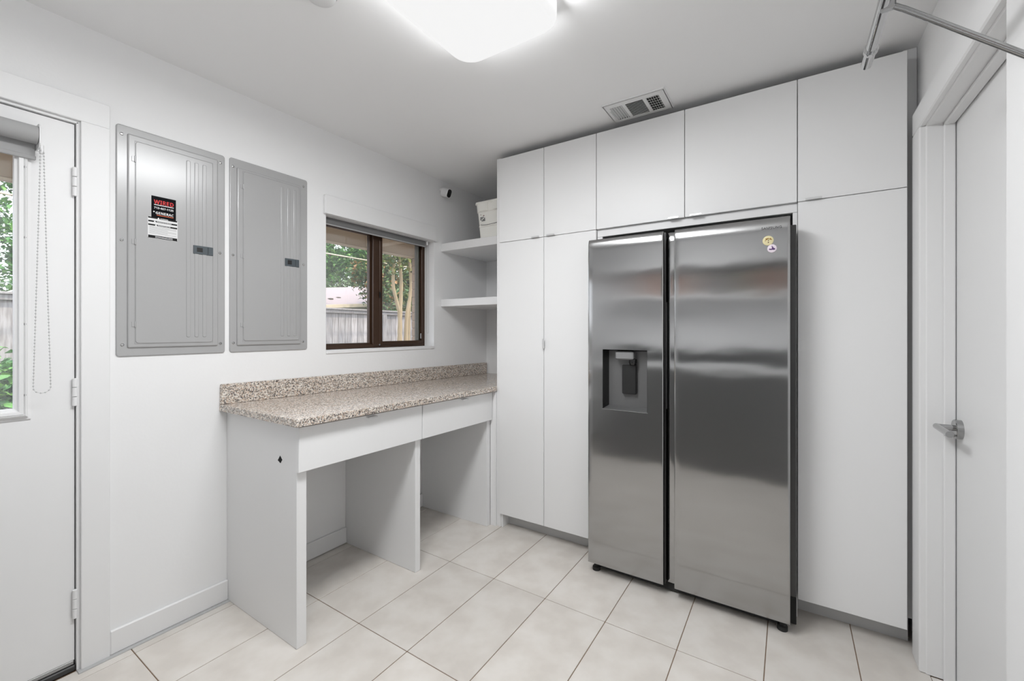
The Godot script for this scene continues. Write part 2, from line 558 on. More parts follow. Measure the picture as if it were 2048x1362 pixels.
func window_parts():
	var w := thing("window_1", Vector3(1.93, 1.15, ZA - 0.1), "dark bronze sliding window in a white drywall recess above the counter", "window", "", "structure")
	var zf := -2.345
	part(w, "sill", bx(1.4805, 2.376, 1.1465, 1.166, ZA - 0.149, ZA + 0.006, 0.002), M.trim)
	# outer frame
	var st := S()
	box(st, Vector3(1.481, 1.167, zf - 0.05), Vector3(2.374, 1.190, zf), 0.002)
	box(st, Vector3(1.481, 1.935, zf - 0.05), Vector3(2.374, 1.955, zf), 0.002)
	box(st, Vector3(1.481, 1.190, zf - 0.05), Vector3(1.505, 1.935, zf), 0.002)
	box(st, Vector3(2.343, 1.190, zf - 0.05), Vector3(2.374, 1.935, zf), 0.002)
	part(w, "frame", st, M.frame_brown)
	# fixed part on the left: thin bead round its pane
	st = S()
	moulding(st, Vector2(1.505, 1.190), Vector2(1.888, 1.935), [Vector2(0, -0.05), Vector2(0, -0.022), Vector2(0.010, -0.024), Vector2(0.012, -0.045)], Vector3(0, 0, zf), Vector3.RIGHT, Vector3.UP, Vector3.BACK)
	box(st, Vector3(1.876, 1.190, zf - 0.046), Vector3(1.905, 1.935, zf - 0.018), 0.002)
	part(w, "fixed_bead", st, M.frame_brown)
	part(w, "pane", bx(1.507, 1.878, 1.195, 1.932, zf - 0.040, zf - 0.036, 0), M.glass, "fixed left pane")
	# sliding sash on the right, in the inner track
	var sash := part(w, "sash", S_sash(zf), M.frame_brown, "dark bronze sliding sash")
	part(sash, "pane", bx(1.958, 2.316, 1.206, 1.932, zf - 0.010, zf - 0.006, 0), M.glass, "sliding right pane")
	part(sash, "latch", bx(1.932, 1.944, 1.505, 1.545, zf + 0.010, zf + 0.016, 0.002), M.frame_dark)
	part(sash, "pull", bx(2.318, 2.324, 1.222, 1.262, zf + 0.009, zf + 0.014, 0.002), M.nickel)
	part(sash, "clip", bx(1.932, 1.942, 1.181, 1.192, zf + 0.002, zf + 0.011, 0.001), M.nickel)
	part(w, "screen_stile", bx(2.300, 2.342, 1.206, 1.932, zf - 0.034, zf - 0.018, 0.002), mat(Color(0.25, 0.23, 0.18), 0.5))

func S_sash(zf: float) -> SurfaceTool:
	var st := S()
	box(st, Vector3(1.888, 1.183, zf - 0.014), Vector3(1.940, 1.935, zf + 0.006), 0.002)
	box(st, Vector3(1.938, 1.183, zf - 0.014), Vector3(1.962, 1.935, zf + 0.010), 0.003)
	box(st, Vector3(1.962, 1.183, zf - 0.014), Vector3(2.342, 1.209, zf + 0.008), 0.003)
	box(st, Vector3(1.962, 1.922, zf - 0.014), Vector3(2.342, 1.938, zf + 0.008), 0.003)
	box(st, Vector3(2.334, 1.209, zf - 0.014), Vector3(2.344, 1.922, zf + 0.008), 0.002)
	return st

func door_inside():
	var d := thing("door_2", Vector3(1.79, 0, 0.52), "plain white inner door with a round steel lever handle", "door", "", "structure")
	part(d, "leaf", bx(1.4165, 2.1665, 0.012, 2.038, 0.5055, 0.5455, 0.001), M.trim)
	var y := 0.933
	var xx := 2.112
	var st := S()
	lathe(st, [Vector2(0, 0), Vector2(0.034, 0), Vector2(0.034, 0.017), Vector2(0.032, 0.019), Vector2(0, 0.019)], Vector3(xx, y, 0.5055), Vector3.FORWARD, 32)
	var hd := part(d, "handle", st, M.nickel, "brushed steel lever handle on round rose")
	st = S()
	var pts := [Vector3(xx, y + 0.004, 0.488), Vector3(xx, y + 0.004, 0.445)]
	tube(st, pts, 0.0105, 18)
	tube(st, [Vector3(xx + 0.010, y + 0.004, 0.445), Vector3(1.972, y + 0.004, 0.445)], 0.0105, 18)
	part(hd, "lever", st, M.nickel)
	st = S()
	tube(st, [Vector3(xx - 0.004, y - 0.022, 0.488), Vector3(xx - 0.004, y - 0.022, 0.462)], 0.004, 10)
	part(hd, "privacy_pin", st, M.nickel)

# ------------------------------------------------------------------ cabinets
const FX := 2.276

func edge_pull(parent: Node3D, kind: String, a: float, b: float, c: float):
	# small bent metal tab: "under" hangs at the foot of an upper door, "side" sits on a door's edge
	var st := S()
	if kind == "under":
		box(st, Vector3(FX - 0.016, c - 0.0016, a), Vector3(FX + 0.004, c, b), 0.0005)
		box(st, Vector3(FX - 0.016, c - 0.0016, a), Vector3(FX - 0.0145, c + 0.007, b), 0.0005)
	elif kind == "side":
		box(st, Vector3(FX - 0.016, a, c - 0.0016), Vector3(FX + 0.004, b, c), 0.0005)
		box(st, Vector3(FX - 0.016, a, c - 0.0016), Vector3(FX - 0.0145, b, c + 0.012), 0.0005)
	part(parent, "handle", st, M.alu, "small metal edge pull")

func cab_door(parent: Node3D, z0: float, z1: float, y0: float, y1: float) -> MeshInstance3D:
	return part(parent, "door", bx(FX, FX + 0.019, y0, y1, z0, z1, 0.0012), M.cabinet)

func cabinets():
	var back := XB - 0.005
	# tall cabinet on the left
	var c := thing("tall_cabinet", Vector3(2.6, 0, -1.25), "tall white two-door pantry cabinet between the alcove and the refrigerator", "cabinet", "tall white cabinets")
	part(c, "body", bx(2.312, back, 0.096, 1.8515, -1.566, -0.915, 0.001), M.cab_body)
	part(c, "side", bx(2.297, back, 0.0, 1.8515, -1.5807, -1.5665, 0.001), M.cabinet)
	var sp := thing("side_panel", Vector3(2.6, 0, -1.59), "tall thick white side panel closing the pantry cabinet towards the alcove", "panel")
	part(sp, "board", bx(2.294, back, 0.0, 2.408, -1.612, -1.5815, 0.001), M.cabinet)
	part(sp, "scribe_strip", bx(2.2815, 2.312, 0.0, 0.882, -1.657, -1.6125, 0.0008), M.cabinet, "white scribe strip beside the desk")
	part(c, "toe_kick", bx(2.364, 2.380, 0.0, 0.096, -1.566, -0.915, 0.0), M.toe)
	var d := cab_door(c, -1.5805, -1.2525, 0.093, 1.8505)
	edge_pull(d, "side", 1.173, 1.231, -1.2520)
	d = cab_door(c, -1.2495, -0.9155, 0.093, 1.8505)
	var st := bx(FX - 0.010, FX + 0.004, 0.146, 0.179, -0.9155, -0.909, 0.002)
	part(d, "catch", st, M.white_plastic)
	part(c, "filler", bx(2.294, 2.316, 0.0, 1.811, -0.9135, -0.884, 0.0008), M.cabinet, "narrow white filler strip beside the refrigerator")
	# upper cabinets
	c = thing("upper_cabinet", Vector3(2.6, 1.8525, -1.25), "white two-door upper cabinet above the tall pantry doors", "cabinet", "white upper cabinets by the ceiling")
	part(c, "body", bx(2.312, back, 1.8525, 2.395, -1.5807, -0.915, 0.001), M.cab_body)
	part(c, "top_filler", bx(2.400, 2.420, 2.3955, 2.4395, -1.5807, -0.915, 0), M.cab_body)
	d = cab_door(c, -1.5805, -1.2525, 1.8535, 2.396)
	edge_pull(d, "under", -1.331, -1.278, 1.8535)
	d = cab_door(c, -1.2495, -0.9155, 1.8535, 2.396)
	edge_pull(d, "under", -1.226, -1.172, 1.8535)
	c = thing("upper_cabinet", Vector3(2.6, 1.8125, -0.44), "wide white two-door upper cabinet right above the refrigerator", "cabinet", "white upper cabinets by the ceiling")
	part(c, "body", bx(2.312, back, 1.8525, 2.395, -0.914, 0.030, 0.001), M.cab_body)
	part(c, "rail", bx(2.294, 2.316, 1.812, 1.8525, -0.914, 0.030, 0.0008), M.cabinet, "white rail under the doors above the refrigerator gap")
	part(c, "top_filler", bx(2.400, 2.420, 2.3955, 2.4395, -0.914, 0.030, 0), M.cab_body)
	d = cab_door(c, -0.9125, -0.4445, 1.8535, 2.396)
	edge_pull(d, "under", -0.520, -0.470, 1.8535)
	d = cab_door(c, -0.4415, 0.0285, 1.8535, 2.396)
	edge_pull(d, "under", -0.416, -0.362, 1.8535)
	c = thing("upper_cabinet", Vector3(2.6, 1.8525, 0.21), "white single-door upper cabinet in the corner by the inner door", "cabinet", "white upper cabinets by the ceiling")
	part(c, "body", bx(2.312, back, 1.8525, 2.395, 0.031, 0.392, 0.001), M.cab_body)
	part(c, "top_filler", bx(2.400, 2.420, 2.3955, 2.4395, 0.031, 0.392, 0), M.cab_body)
	d = cab_door(c, 0.0315, 0.3930, 1.8535, 2.396)
	edge_pull(d, "under", 0.059, 0.118, 1.8535)
	# tall cabinet on the right
	c = thing("tall_cabinet", Vector3(2.6, 0, 0.21), "tall white single-door cabinet between the refrigerator and the inner door", "cabinet", "tall white cabinets")
	part(c, "body", bx(2.312, back, 0.096, 1.8515, 0.031, 0.392, 0.001), M.cab_body)
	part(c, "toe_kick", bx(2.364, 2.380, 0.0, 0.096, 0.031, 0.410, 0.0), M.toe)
	part(c, "filler", bx(2.294, 2.316, 0.0, 1.811, 0.0125, 0.030, 0.0008), M.cabinet, "narrow white filler strip beside the refrigerator")
	single("filler_panel", bx(2.360, 2.378, 0.098, 2.4395, 0.3935, 0.437, 0.0008), M.cabinet, "recessed narrow white filler panel between the right tall cabinet and the wall", "panel")
	d = cab_door(c, 0.0315, 0.3930, 0.090, 1.8505)
	edge_pull(d, "side", 1.187, 1.235, 0.0330)

# ------------------------------------------------------------------ desk with granite top
func tilted(o: Node3D, pivot: Vector3, ang: float):
	var b := Basis(Vector3.BACK, ang)
	var base: Vector3 = origin_of[o.get_parent()]
	o.transform = Transform3D(b, pivot - base - b * pivot)

func desk():
	var tilt := -0.0130
	var pv := Vector3(0.93, 0.905, -1.9)
	var top := thing("countertop", pv, "polished speckled beige granite countertop lying on the white desk cabinets", "countertop")
	var st := S()
	var poly := PackedVector2Array([Vector2(0.929, 1.607), Vector2(2.288, 1.607), Vector2(2.288, 1.613), Vector2(3.037, 1.613), Vector2(3.037, 2.249), Vector2(0.929, 2.249)])
	prism(st, poly, Vector3(0, 0.9035, 0), Vector3.RIGHT, Vector3.FORWARD, Vector3.UP, 0.0305, 0.004, 3)
	part(top, "slab", st, M.granite)
	top.rotation.z = tilt
	var sp := thing("backsplash", pv, "low speckled granite backsplash strip along the wall behind the countertop", "backsplash")
	part(sp, "strip", bx(0.929, 3.020, 0.9345, 1.0295, -2.249, -2.229, 0.002), M.granite)
	sp.rotation.z = tilt
	var dr := mat(grey(0.86), 0.42, 0, 0.45)
	for i in 2:
		var x0: float = [0.9600, 1.6445][i]
		var x1: float = [1.6395, 2.2780][i]
		var c := thing("desk_cabinet", Vector3((x0 + x1) / 2, 0, -1.95), ["white desk cabinet with open knee space, left half beside the outside door", "white desk cabinet with open knee space, right half against the tall cabinet"][i], "cabinet", "white desk cabinets")
		if i == 0:
			part(c, "end_panel", bx(0.961, 1.003, 0.0, 0.898, -2.249, -1.657, 0.0015), M.cabinet, "white end panel with a dark diamond-shaped chip")
			st = S()
			prism(st, PackedVector2Array([Vector2(-1.763, 0.745), Vector2(-1.779, 0.760), Vector2(-1.797, 0.738), Vector2(-1.776, 0.729)]), Vector3(0.9612, 0, 0), Vector3(0, 0, 1), Vector3.UP, Vector3.LEFT, 0.0010)
			part(c, "chip", st, M.print_dark, "dark diamond-shaped chip")
			part(c, "middle_panel", bx(1.609, 1.644, 0.0, 0.890, -2.249, -1.657, 0.0015), M.cabinet)
		else:
			part(c, "end_panel", bx(2.245, 2.280, 0.0, 0.880, -2.249, -1.657, 0.0015), M.cabinet)
		var w := part(c, "drawer", bx(x0, x1, 0.7135, 0.8940, -1.6565, -1.6370, 0.0015), dr, "wide white drawer front")
		tilted(w, pv, tilt)
		var dx: float = [1.281, 1.956][i]
		var hb := 0.8865
		st = S()
		box(st, Vector3(dx, hb - 0.0012, -1.637), Vector3(dx + 0.05, hb + 0.0012, -1.617), 0.0006)
		box(st, Vector3(dx, hb - 0.006, -1.6185), Vector3(dx + 0.05, hb + 0.0012, -1.6165), 0.0006)
		part(w, "handle", st, M.alu, "small metal edge pull")
		var xi0: float = [1.006, 1.648][i]
		var xi1: float = [1.606, 2.242][i]
		part(c, "drawer_box", bx(xi0, xi1, 0.715, 0.860, -2.12, -1.658, 0.001), M.cab_body)
	for i in 2:
		var y0: float = [1.891, 1.467][i]
		var y1: float = [1.951, 1.522][i]
		single("alcove_shelf", bx(2.451, 3.039, y0, y1, -2.2495, -1.613, 0.002), M.cabinet, ["thick white upper alcove shelf carrying the white bucket", "thick empty white lower alcove shelf above the counter"][i], "shelf", "thick white alcove shelves")

# ------------------------------------------------------------------ refrigerator
func fridge_sheet(st: SurfaceTool, x: float, y0: float, y1: float, z0: float, z1: float, depth: float, hole: Array, sd: int):
	# door front: a gently uneven steel sheet that rolls back at its edges, with its sides; UVs run with the grain
	var n := FastNoiseLite.new()
	n.seed = sd
	n.frequency = 1.0
	var ys := []
	var zs := []
	var cut := func(a: float, b: float, step: float, extra: Array) -> Array:
		var out := [a, a + 0.002, a + 0.005, b - 0.005, b - 0.002, b]
		for r in [0.012, 0.022, 0.035]: out.append(b - r)
		var t := a + step
		while t < b - 0.04:
			out.append(t); t += step
		for e in extra: out.append(e)
		out.sort()
		var res := [out[0]]
		for q in out:
			if q - res[res.size() - 1] > 0.0012 or q in extra:
				if q > res[res.size() - 1]: res.append(q)
		return res
	ys = cut.call(y0, y1, 0.025, [hole[0], hole[1]] if hole else [])
	zs = cut.call(z0, z1, 0.03, [hole[2], hole[3]] if hole else [])
	var X := func(y: float, z: float) -> float:
		var e := minf(minf(y - y0, y1 - y), minf(z - z0, z1 - z))
		var roll := 0.0
		if e < 0.005: roll = 0.0022 * pow(1.0 - e / 0.005, 2.0)
		var t := y1 - y
		if t < 0.04: roll += 0.010 * pow(1.0 - t / 0.04, 2.0)
		var zc := (z - (z0 + z1) / 2.0) / (z1 - z0)
		return x + roll + 0.0030 * zc * zc * 2.0 + 0.00045 * n.get_noise_2d(z * 2.2, y * 7.0)
	for i in ys.size() - 1:
		for j in zs.size() - 1:
			var a: float = ys[i]; var b: float = ys[i + 1]
			var c: float = zs[j]; var d: float = zs[j + 1]
			if hole and a > hole[0] - 1e-5 and b < hole[1] + 1e-5 and c > hole[2] - 1e-5 and d < hole[3] + 1e-5: continue
			st.set_smooth_group(1)
			var q := [Vector3(X.call(a, c), a, c), Vector3(X.call(a, d), a, d), Vector3(X.call(b, d), b, d), Vector3(X.call(b, c), b, c)]
			for t in [[0, 1, 2], [0, 2, 3]]:
				var nn: Vector3 = (q[t[1]] - q[t[0]]).cross(q[t[2]] - q[t[0]])
				var order: Array = [t[0], t[2], t[1]] if nn.x < 0 else [t[0], t[1], t[2]]
				for k in order:
					st.set_uv(Vector2(q[k].z, q[k].y))
					st.add_vertex(q[k])
	st.set_smooth_group(-1)
	var xb := x + depth
	var rim := func(p: Vector3, q: Vector3, out: Vector3):
		st.set_uv(Vector2(p.z, p.y))
		quad(st, p, q, Vector3(xb, q.y, q.z), Vector3(xb, p.y, p.z), out)
	for i in ys.size() - 1:
		rim.call(Vector3(X.call(ys[i], z0), ys[i], z0), Vector3(X.call(ys[i + 1], z0), ys[i + 1], z0), Vector3.FORWARD)
		rim.call(Vector3(X.call(ys[i], z1), ys[i], z1), Vector3(X.call(ys[i + 1], z1), ys[i + 1], z1), Vector3.BACK)
	for j in zs.size() - 1:
		rim.call(Vector3(X.call(y0, zs[j]), y0, zs[j]), Vector3(X.call(y0, zs[j + 1]), y0, zs[j + 1]), Vector3.DOWN)
		rim.call(Vector3(X.call(y1, zs[j]), y1, zs[j]), Vector3(X.call(y1, zs[j + 1]), y1, zs[j + 1]), Vector3.UP)

func refrigerator():
	var f := thing("refrigerator", Vector3(2.5, 0, -0.44), "stainless steel side-by-side refrigerator with water dispenser, between the tall cabinets", "refrigerator")
	var xd := 2.120
	part(f, "body", bx(2.252, 2.96, 0.03, 1.735, -0.876, 0.004, 0.003), M.steel_case)
	part(f, "front_flange", bx(2.206, 2.251, 0.128, 1.739, -0.900, 0.0255, 0.003), mat(grey(0.10), 0.4, 0.6), "dark grey case edge beside the doors")
	part(f, "gasket", bx(2.184, 2.206, 0.06, 1.735, -0.872, -0.016, 0.002), M.rubber)
	part(f, "base_cover", bx(2.207, 2.25, 0.012, 0.127, -0.900, 0.0255, 0.002), M.rubber)
	part(f, "kick_plate", bx(2.172, 2.20, 0.012, 0.060, -0.876, -0.018, 0.002), M.rubber)
	for z in [-0.868, -0.025]:
		var s := S()
		lathe(s, [Vector2(0, 0), Vector2(0.02, 0), Vector2(0.02, 0.018), Vector2(0.012, 0.022), Vector2(0.012, 0.05), Vector2(0, 0.05)], Vector3(2.165, 0, z), Vector3.UP, 16)
		part(f, "foot", s, M.rubber)
	# left door with the dispenser recess
	var hole := [0.876, 1.184, -0.816, -0.587]
	var st := S()
	fridge_sheet(st, xd, 0.052, 1.763, -0.898, -0.511, 0.062, hole, 4)
	var dl := part(f, "door", st, M.steel, "narrow left freezer door with dispenser")
	var rc := S()
	var y0: float = hole[0]; var y1: float = hole[1]; var za: float = hole[2]; var zb: float = hole[3]
	var x0 := xd - 0.0005
	var x1 := xd + 0.062
	# tapering niche
	var F := [Vector3(x0, y0, za), Vector3(x0, y0, zb), Vector3(x0, y1, zb), Vector3(x0, y1, za)]
	var B := [Vector3(x1, y0 + 0.012, za + 0.012), Vector3(x1, y0 + 0.012, zb - 0.012), Vector3(x1, y1 - 0.01, zb - 0.012), Vector3(x1, y1 - 0.01, za + 0.012)]
	var sidest := S()
	quad(sidest, F[0], F[3], B[3], B[0], Vector3.BACK)
	quad(sidest, F[1], F[2], B[2], B[1], Vector3.FORWARD)
	quad(sidest, F[3], F[2], B[2], B[3], Vector3.DOWN)
	part(dl, "niche_side", sidest, M.black_gloss, "black gloss dispenser niche walls")
	quad(rc, B[0], B[1], B[2], B[3], Vector3.LEFT)
	var ty := S()
	quad(ty, F[0], F[1], B[1], B[0], Vector3.UP)
	part(dl, "niche_tray", ty, mat(grey(0.13), 0.4, 0.3), "dark drip tray of the dispenser niche")
	part(dl, "niche_back", rc, mat(grey(0.17), 0.35, 0.3), "grey back of the dispenser niche")
	var lip := S()
	box(lip, Vector3(xd - 0.0015, y0 - 0.003, za - 0.003), Vector3(xd + 0.004, y0, zb + 0.003), 0.0008)
	part(dl, "niche_lip", lip, M.steel_plain)
	part(dl, "dispenser_head", bx(xd + 0.012, xd + 0.060, 1.133, 1.176, -0.755, -0.660, 0.006), mat(grey(0.34), 0.25, 0.5), "glossy dispenser control head")
	var nz := S()
	lathe(nz, [Vector2(0, 0), Vector2(0.016, 0), Vector2(0.020, 0.012), Vector2(0.020, 0.03), Vector2(0, 0.03)], Vector3(xd + 0.036, 1.106, -0.668), Vector3.UP, 18)
	part(dl, "nozzle", nz, M.black_gloss)
	var pd := S()
	prism(pd, rr(0.072, 0.150, 0.006, 3), Vector3(xd + 0.060, 1.030, -0.690), Vector3.BACK, Vector3.UP, Vector3.LEFT, 0.022, 0.003)
	part(dl, "paddle", pd, mat(grey(0.03), 0.3, 0.2), "dark dispenser paddle")
	# right door with the stepped grip edge
	st = S()
	fridge_sheet(st, xd, 0.052, 1.763, -0.4590, 0.0030, 0.062, [], 9)
	var d2 := part(f, "door", st, M.steel, "wide right refrigerator door")
	var grip := S()
	fridge_sheet(grip, 2.158, 0.054, 1.760, -0.497, -0.4595, 0.026, [], 3)
	part(d2, "grip_edge", grip, M.steel, "set-back steel strip along the grip")
	part(dl, "grip_channel", bx(2.135, 2.182, 0.056, 1.758, -0.5105, -0.5015, 0.001), M.black_gloss, "black grip channel")
	part(dl, "grip_lip", bx(2.150, 2.152, 0.90, 1.42, -0.5013, -0.4995, 0.0005), mat(grey(0.3), 0.3, 0.5))
	var tm := TextMesh.new()
	var fnt := SystemFont.new()
	fnt.font_names = PackedStringArray(["Droid Sans"])
	tm.font = fnt
	tm.text = "SAMSUNG"
	tm.font_size = 32
	tm.pixel_size = 0.00038
	tm.depth = 0.0018
	var lg := MeshInstance3D.new()
	lg.name = "logo_lettering"
	lg.mesh = tm
	lg.material_override = mat(grey(0.035), 0.45, 0.2)
	d2.add_child(lg)
	lg.position = Vector3(xd + 0.0003, 1.7185, -0.064)
	lg.rotation.y = -PI / 2
	lg.scale = Vector3(1.35, 1.05, 1.0)
	# round magnets on the right door
	var mg := thing("fridge_magnet", Vector3(xd, 1.665, -0.076), "round pale yellow magnet with a small figure print, upper of two on the refrigerator", "magnet", "round magnets on the refrigerator door")
	var ms := S()
	lathe(ms, [Vector2(0.0205, 0), Vector2(0.0205, 0.003), Vector2(0.018, 0.0048), Vector2(0.010, 0.0058), Vector2(0, 0.006)], Vector3(xd + 0.001, 1.665, -0.076), Vector3.LEFT, 28)
	part(mg, "disc", ms, mat(Color(0.90, 0.86, 0.68), 0.25))
	blobs(mg, "print", xd - 0.0052, 1.665, -0.076, [[-0.006, 0.006, 0.004], [0.000, 0.008, 0.003], [0.008, 0.006, 0.0035], [0.012, 0.003, 0.002], [-0.010, 0.000, 0.002]], mat(Color(0.60, 0.45, 0.16), 0.4))
	blobs(mg, "print", xd - 0.0054, 1.665, -0.076, [[0.001, 0.000, 0.002], [0.001, -0.008, 0.0022]], mat(Color(0.35, 0.18, 0.2), 0.4))
	mg = thing("fridge_magnet", Vector3(xd, 1.630, -0.0615), "round white magnet with a purple print, lower of two on the refrigerator", "magnet", "round magnets on the refrigerator door")
	ms = S()
	lathe(ms, [Vector2(0.0175, 0), Vector2(0.0175, 0.003), Vector2(0.015, 0.0048), Vector2(0.008, 0.0058), Vector2(0, 0.006)], Vector3(xd + 0.001, 1.630, -0.0615), Vector3.LEFT, 28)
	part(mg, "disc", ms, mat(Color(0.93, 0.88, 0.92), 0.25))
	blobs(mg, "print", xd - 0.0052, 1.630, -0.0615, [[-0.008, -0.003, 0.003], [-0.003, -0.004, 0.003], [0.003, -0.002, 0.0045], [0.007, -0.003, 0.004], [0.002, 0.004, 0.003], [0.0, 0.009, 0.002]], mat(Color(0.33, 0.20, 0.42), 0.4))

func blobs(parent: Node3D, called: String, x: float, y: float, z: float, list: Array, m: Material):
	var st := S()
	for b in list:
		lathe(st, [Vector2(b[2], 0), Vector2(b[2] * 0.9, 0.0008), Vector2(0, 0.001)], Vector3(x, y + b[1], z + b[0]), Vector3.LEFT, 10)
	part(parent, called, st, m)

# ------------------------------------------------------------------ ceiling
func area(called: String, parent: Node3D, at: Vector3, rot: Vector3, size: Vector2, e: float):
	var l := AreaLight3D.new()
	l.name = called
	parent.add_child(l)
	l.position = at - origin_of[parent]
	l.rotation_degrees = rot
	l.area_size = size
	l.light_energy = e
	l.light_color = Color(0.988, 0.994, 1.0)
	l.shadow_enabled = true
	l.area_range = 12.0

func ceiling_things():
	var lx0 := 0.11; var lx1 := 1.38; var lz0 := -1.125; var lz1 := -0.672
	var cx := (lx0 + lx1) / 2; var cz := (lz0 + lz1) / 2
	var l := thing("ceiling_light", Vector3(cx, H, cz), "large glowing white rounded-rectangle ceiling light fitting", "ceiling light")
	var st := S()
	prism(st, rr(lx1 - lx0 - 0.03, lz1 - lz0 - 0.03, 0.075, 8), Vector3(cx, H, cz), Vector3.RIGHT, Vector3.BACK, Vector3.DOWN, 0.012)
	part(l, "mounting_pan", st, M.white_plastic)
	st = S()
	prism(st, rr(lx1 - lx0, lz1 - lz0, 0.085, 10), Vector3(cx, H - 0.011, cz), Vector3.RIGHT, Vector3.BACK, Vector3.DOWN, 0.064, 0.022, 5, 3)
	part(l, "diffuser", st, M.lens)
	# the tubes: one light under the face and one along each long side
	area("lamp_down", l, Vector3(cx, H - 0.080, cz), Vector3(-90, 0, 0), Vector2(lx1 - lx0 - 0.12, lz1 - lz0 - 0.12), 3.2)
	area("lamp_side_a", l, Vector3(cx, H - 0.058, lz1 + 0.006), Vector3(0, 180, 0), Vector2(lx1 - lx0 - 0.05, 0.03), 0.28)
	area("lamp_side_b", l, Vector3(cx, H - 0.058, lz0 - 0.006), Vector3(0, 0, 0), Vector2(lx1 - lx0 - 0.05, 0.03), 0.07)
	area("lamp_end_a", l, Vector3(lx1 + 0.006, H - 0.062, cz), Vector3(0, -90, 0), Vector2(lz1 - lz0 - 0.05, 0.02), 0.025)
	area("lamp_end_b", l, Vector3(lx0 - 0.006, H - 0.04, cz), Vector3(0, 90, 0), Vector2(lz1 - lz0 - 0.17, 0.05), 0.10)
	# smoke detector
	var sd := thing("smoke_detector", Vector3(0.857, H, -1.335), "small round white smoke detector on the ceiling near the light", "smoke detector")
	st = S()
	lathe(st, [Vector2(0.056, 0), Vector2(0.056, 0.010), Vector2(0.054, 0.012)], Vector3(0.857, H, -1.335), Vector3.DOWN, 40)
	part(sd, "base", st, M.white_plastic)
	st = S()
	lathe(st, [Vector2(0.050, 0.012), Vector2(0.050, 0.022), Vector2(0.046, 0.028), Vector2(0.035, 0.031), Vector2(0, 0.033)], Vector3(0.857, H, -1.335), Vector3.DOWN, 40, false)
	part(sd, "cover", st, M.white_plastic)
	# air register
	var v := thing("air_vent", Vector3(2.19, H, -0.655), "white three-section metal air vent in the ceiling above the refrigerator", "vent")
	var x0 := 2.085; var x1 := 2.268 + 0.034; var z0 := -0.812; var z1 := -0.498
	part(v, "backing", bx(x0 + 0.03, x1 - 0.022, H - 0.0015, H - 0.0005, z0 + 0.02, z1 - 0.025, 0), M.dark)
	st = S()
	var xa := 2.127; var xb := 2.270
	for b in [[x0 + 0.004, xa, z0 + 0.004, z1 - 0.004], [xb, x1 - 0.004, z0 + 0.004, z1 - 0.004], [xa, xb, z0 + 0.004, -0.781], [xa, xb, -0.717, -0.701], [xa, xb, -0.613, -0.597], [xa, xb, -0.535, z1 - 0.004]]:
		box(st, Vector3(b[0], H - 0.009, b[2]), Vector3(b[1], H - 0.0065, b[3]), 0)
	moulding(st, Vector2(x0, z0), Vector2(x1, z1), [Vector2(0, 0), Vector2(0.001, 0.004), Vector2(0.005, 0.009), Vector2(0.008, 0.009)], Vector3(0, H, 0), Vector3.RIGHT, Vector3.BACK, Vector3.DOWN)
	part(v, "face_plate", st, M.white_plastic)
	var slat := func(p: Vector3, q: Vector3, lean: Vector3):
		var s := S()
		var w := lean.normalized() * 0.0105
		var th := (q - p).normalized().cross(lean).normalized() * 0.0006
		for sg in [-1.0, 1.0]:
			quad(s, p + th * sg, q + th * sg, q + w + th * sg, p + w + th * sg, th * sg)
		quad(s, p - th, p + th, q + th, q - th, -w)
		quad(s, p + w - th, p + w + th, q + w + th, q + w - th, w)
		part(v, "slat", s, M.white_plastic)
	for i in 5:
		var z := -0.779 + 0.0128 * i
		slat.call(Vector3(xa, H - 0.0085, z), Vector3(xb, H - 0.0085, z), Vector3(0, 1, 0.9))
	for i in 12:
		var xx := xa + 0.002 + 0.0118 * i
		slat.call(Vector3(xx, H - 0.0085, -0.701), Vector3(xx, H - 0.0085, -0.613), Vector3(1.5, 1, 0))
	for i in 6:
		var z := -0.595 + 0.0112 * i
		slat.call(Vector3(xa, H - 0.0085, z), Vector3(xb, H - 0.0085, z), Vector3(0, 1, -0.55))
	for i in 6:
		var xx := xa + 0.010 + 0.024 * i
		slat.call(Vector3(xx, H - 0.0060, -0.597), Vector3(xx, H - 0.0060, -0.535), Vector3(1.1, 1, 0))
	st = S()
	box(st, Vector3(2.155, H - 0.016, -0.7865), Vector3(2.225, H - 0.009, -0.7845), 0.0005)
	part(v, "damper_lever", st, M.white_plastic)

# ------------------------------------------------------------------ electrical panels
func text(parent: Node3D, s: String, at: Vector3, height: float, width: float, m: Material):
	var tm := TextMesh.new()
	var fnt := SystemFont.new()
	fnt.font_names = PackedStringArray(["Droid Sans"])
	fnt.font_weight = 700
	tm.font = fnt
	tm.text = s
	tm.font_size = 32
	tm.pixel_size = 0.001
	tm.depth = 0.01
	var ab := tm.get_aabb()
	var o := MeshInstance3D.new()
	o.name = uniq(parent, "lettering")
	o.mesh = tm
	o.material_override = m
	parent.add_child(o)
	var sx := width / maxf(ab.size.x, 1e-4)
	var sy := height / maxf(ab.size.y, 1e-4)
	o.scale = Vector3(sx, sy, 0.03)
	var c := ab.get_center()
	o.position = at - Vector3(c.x * sx, c.y * sy, 0) - origin_of.get(parent, Vector3.ZERO)

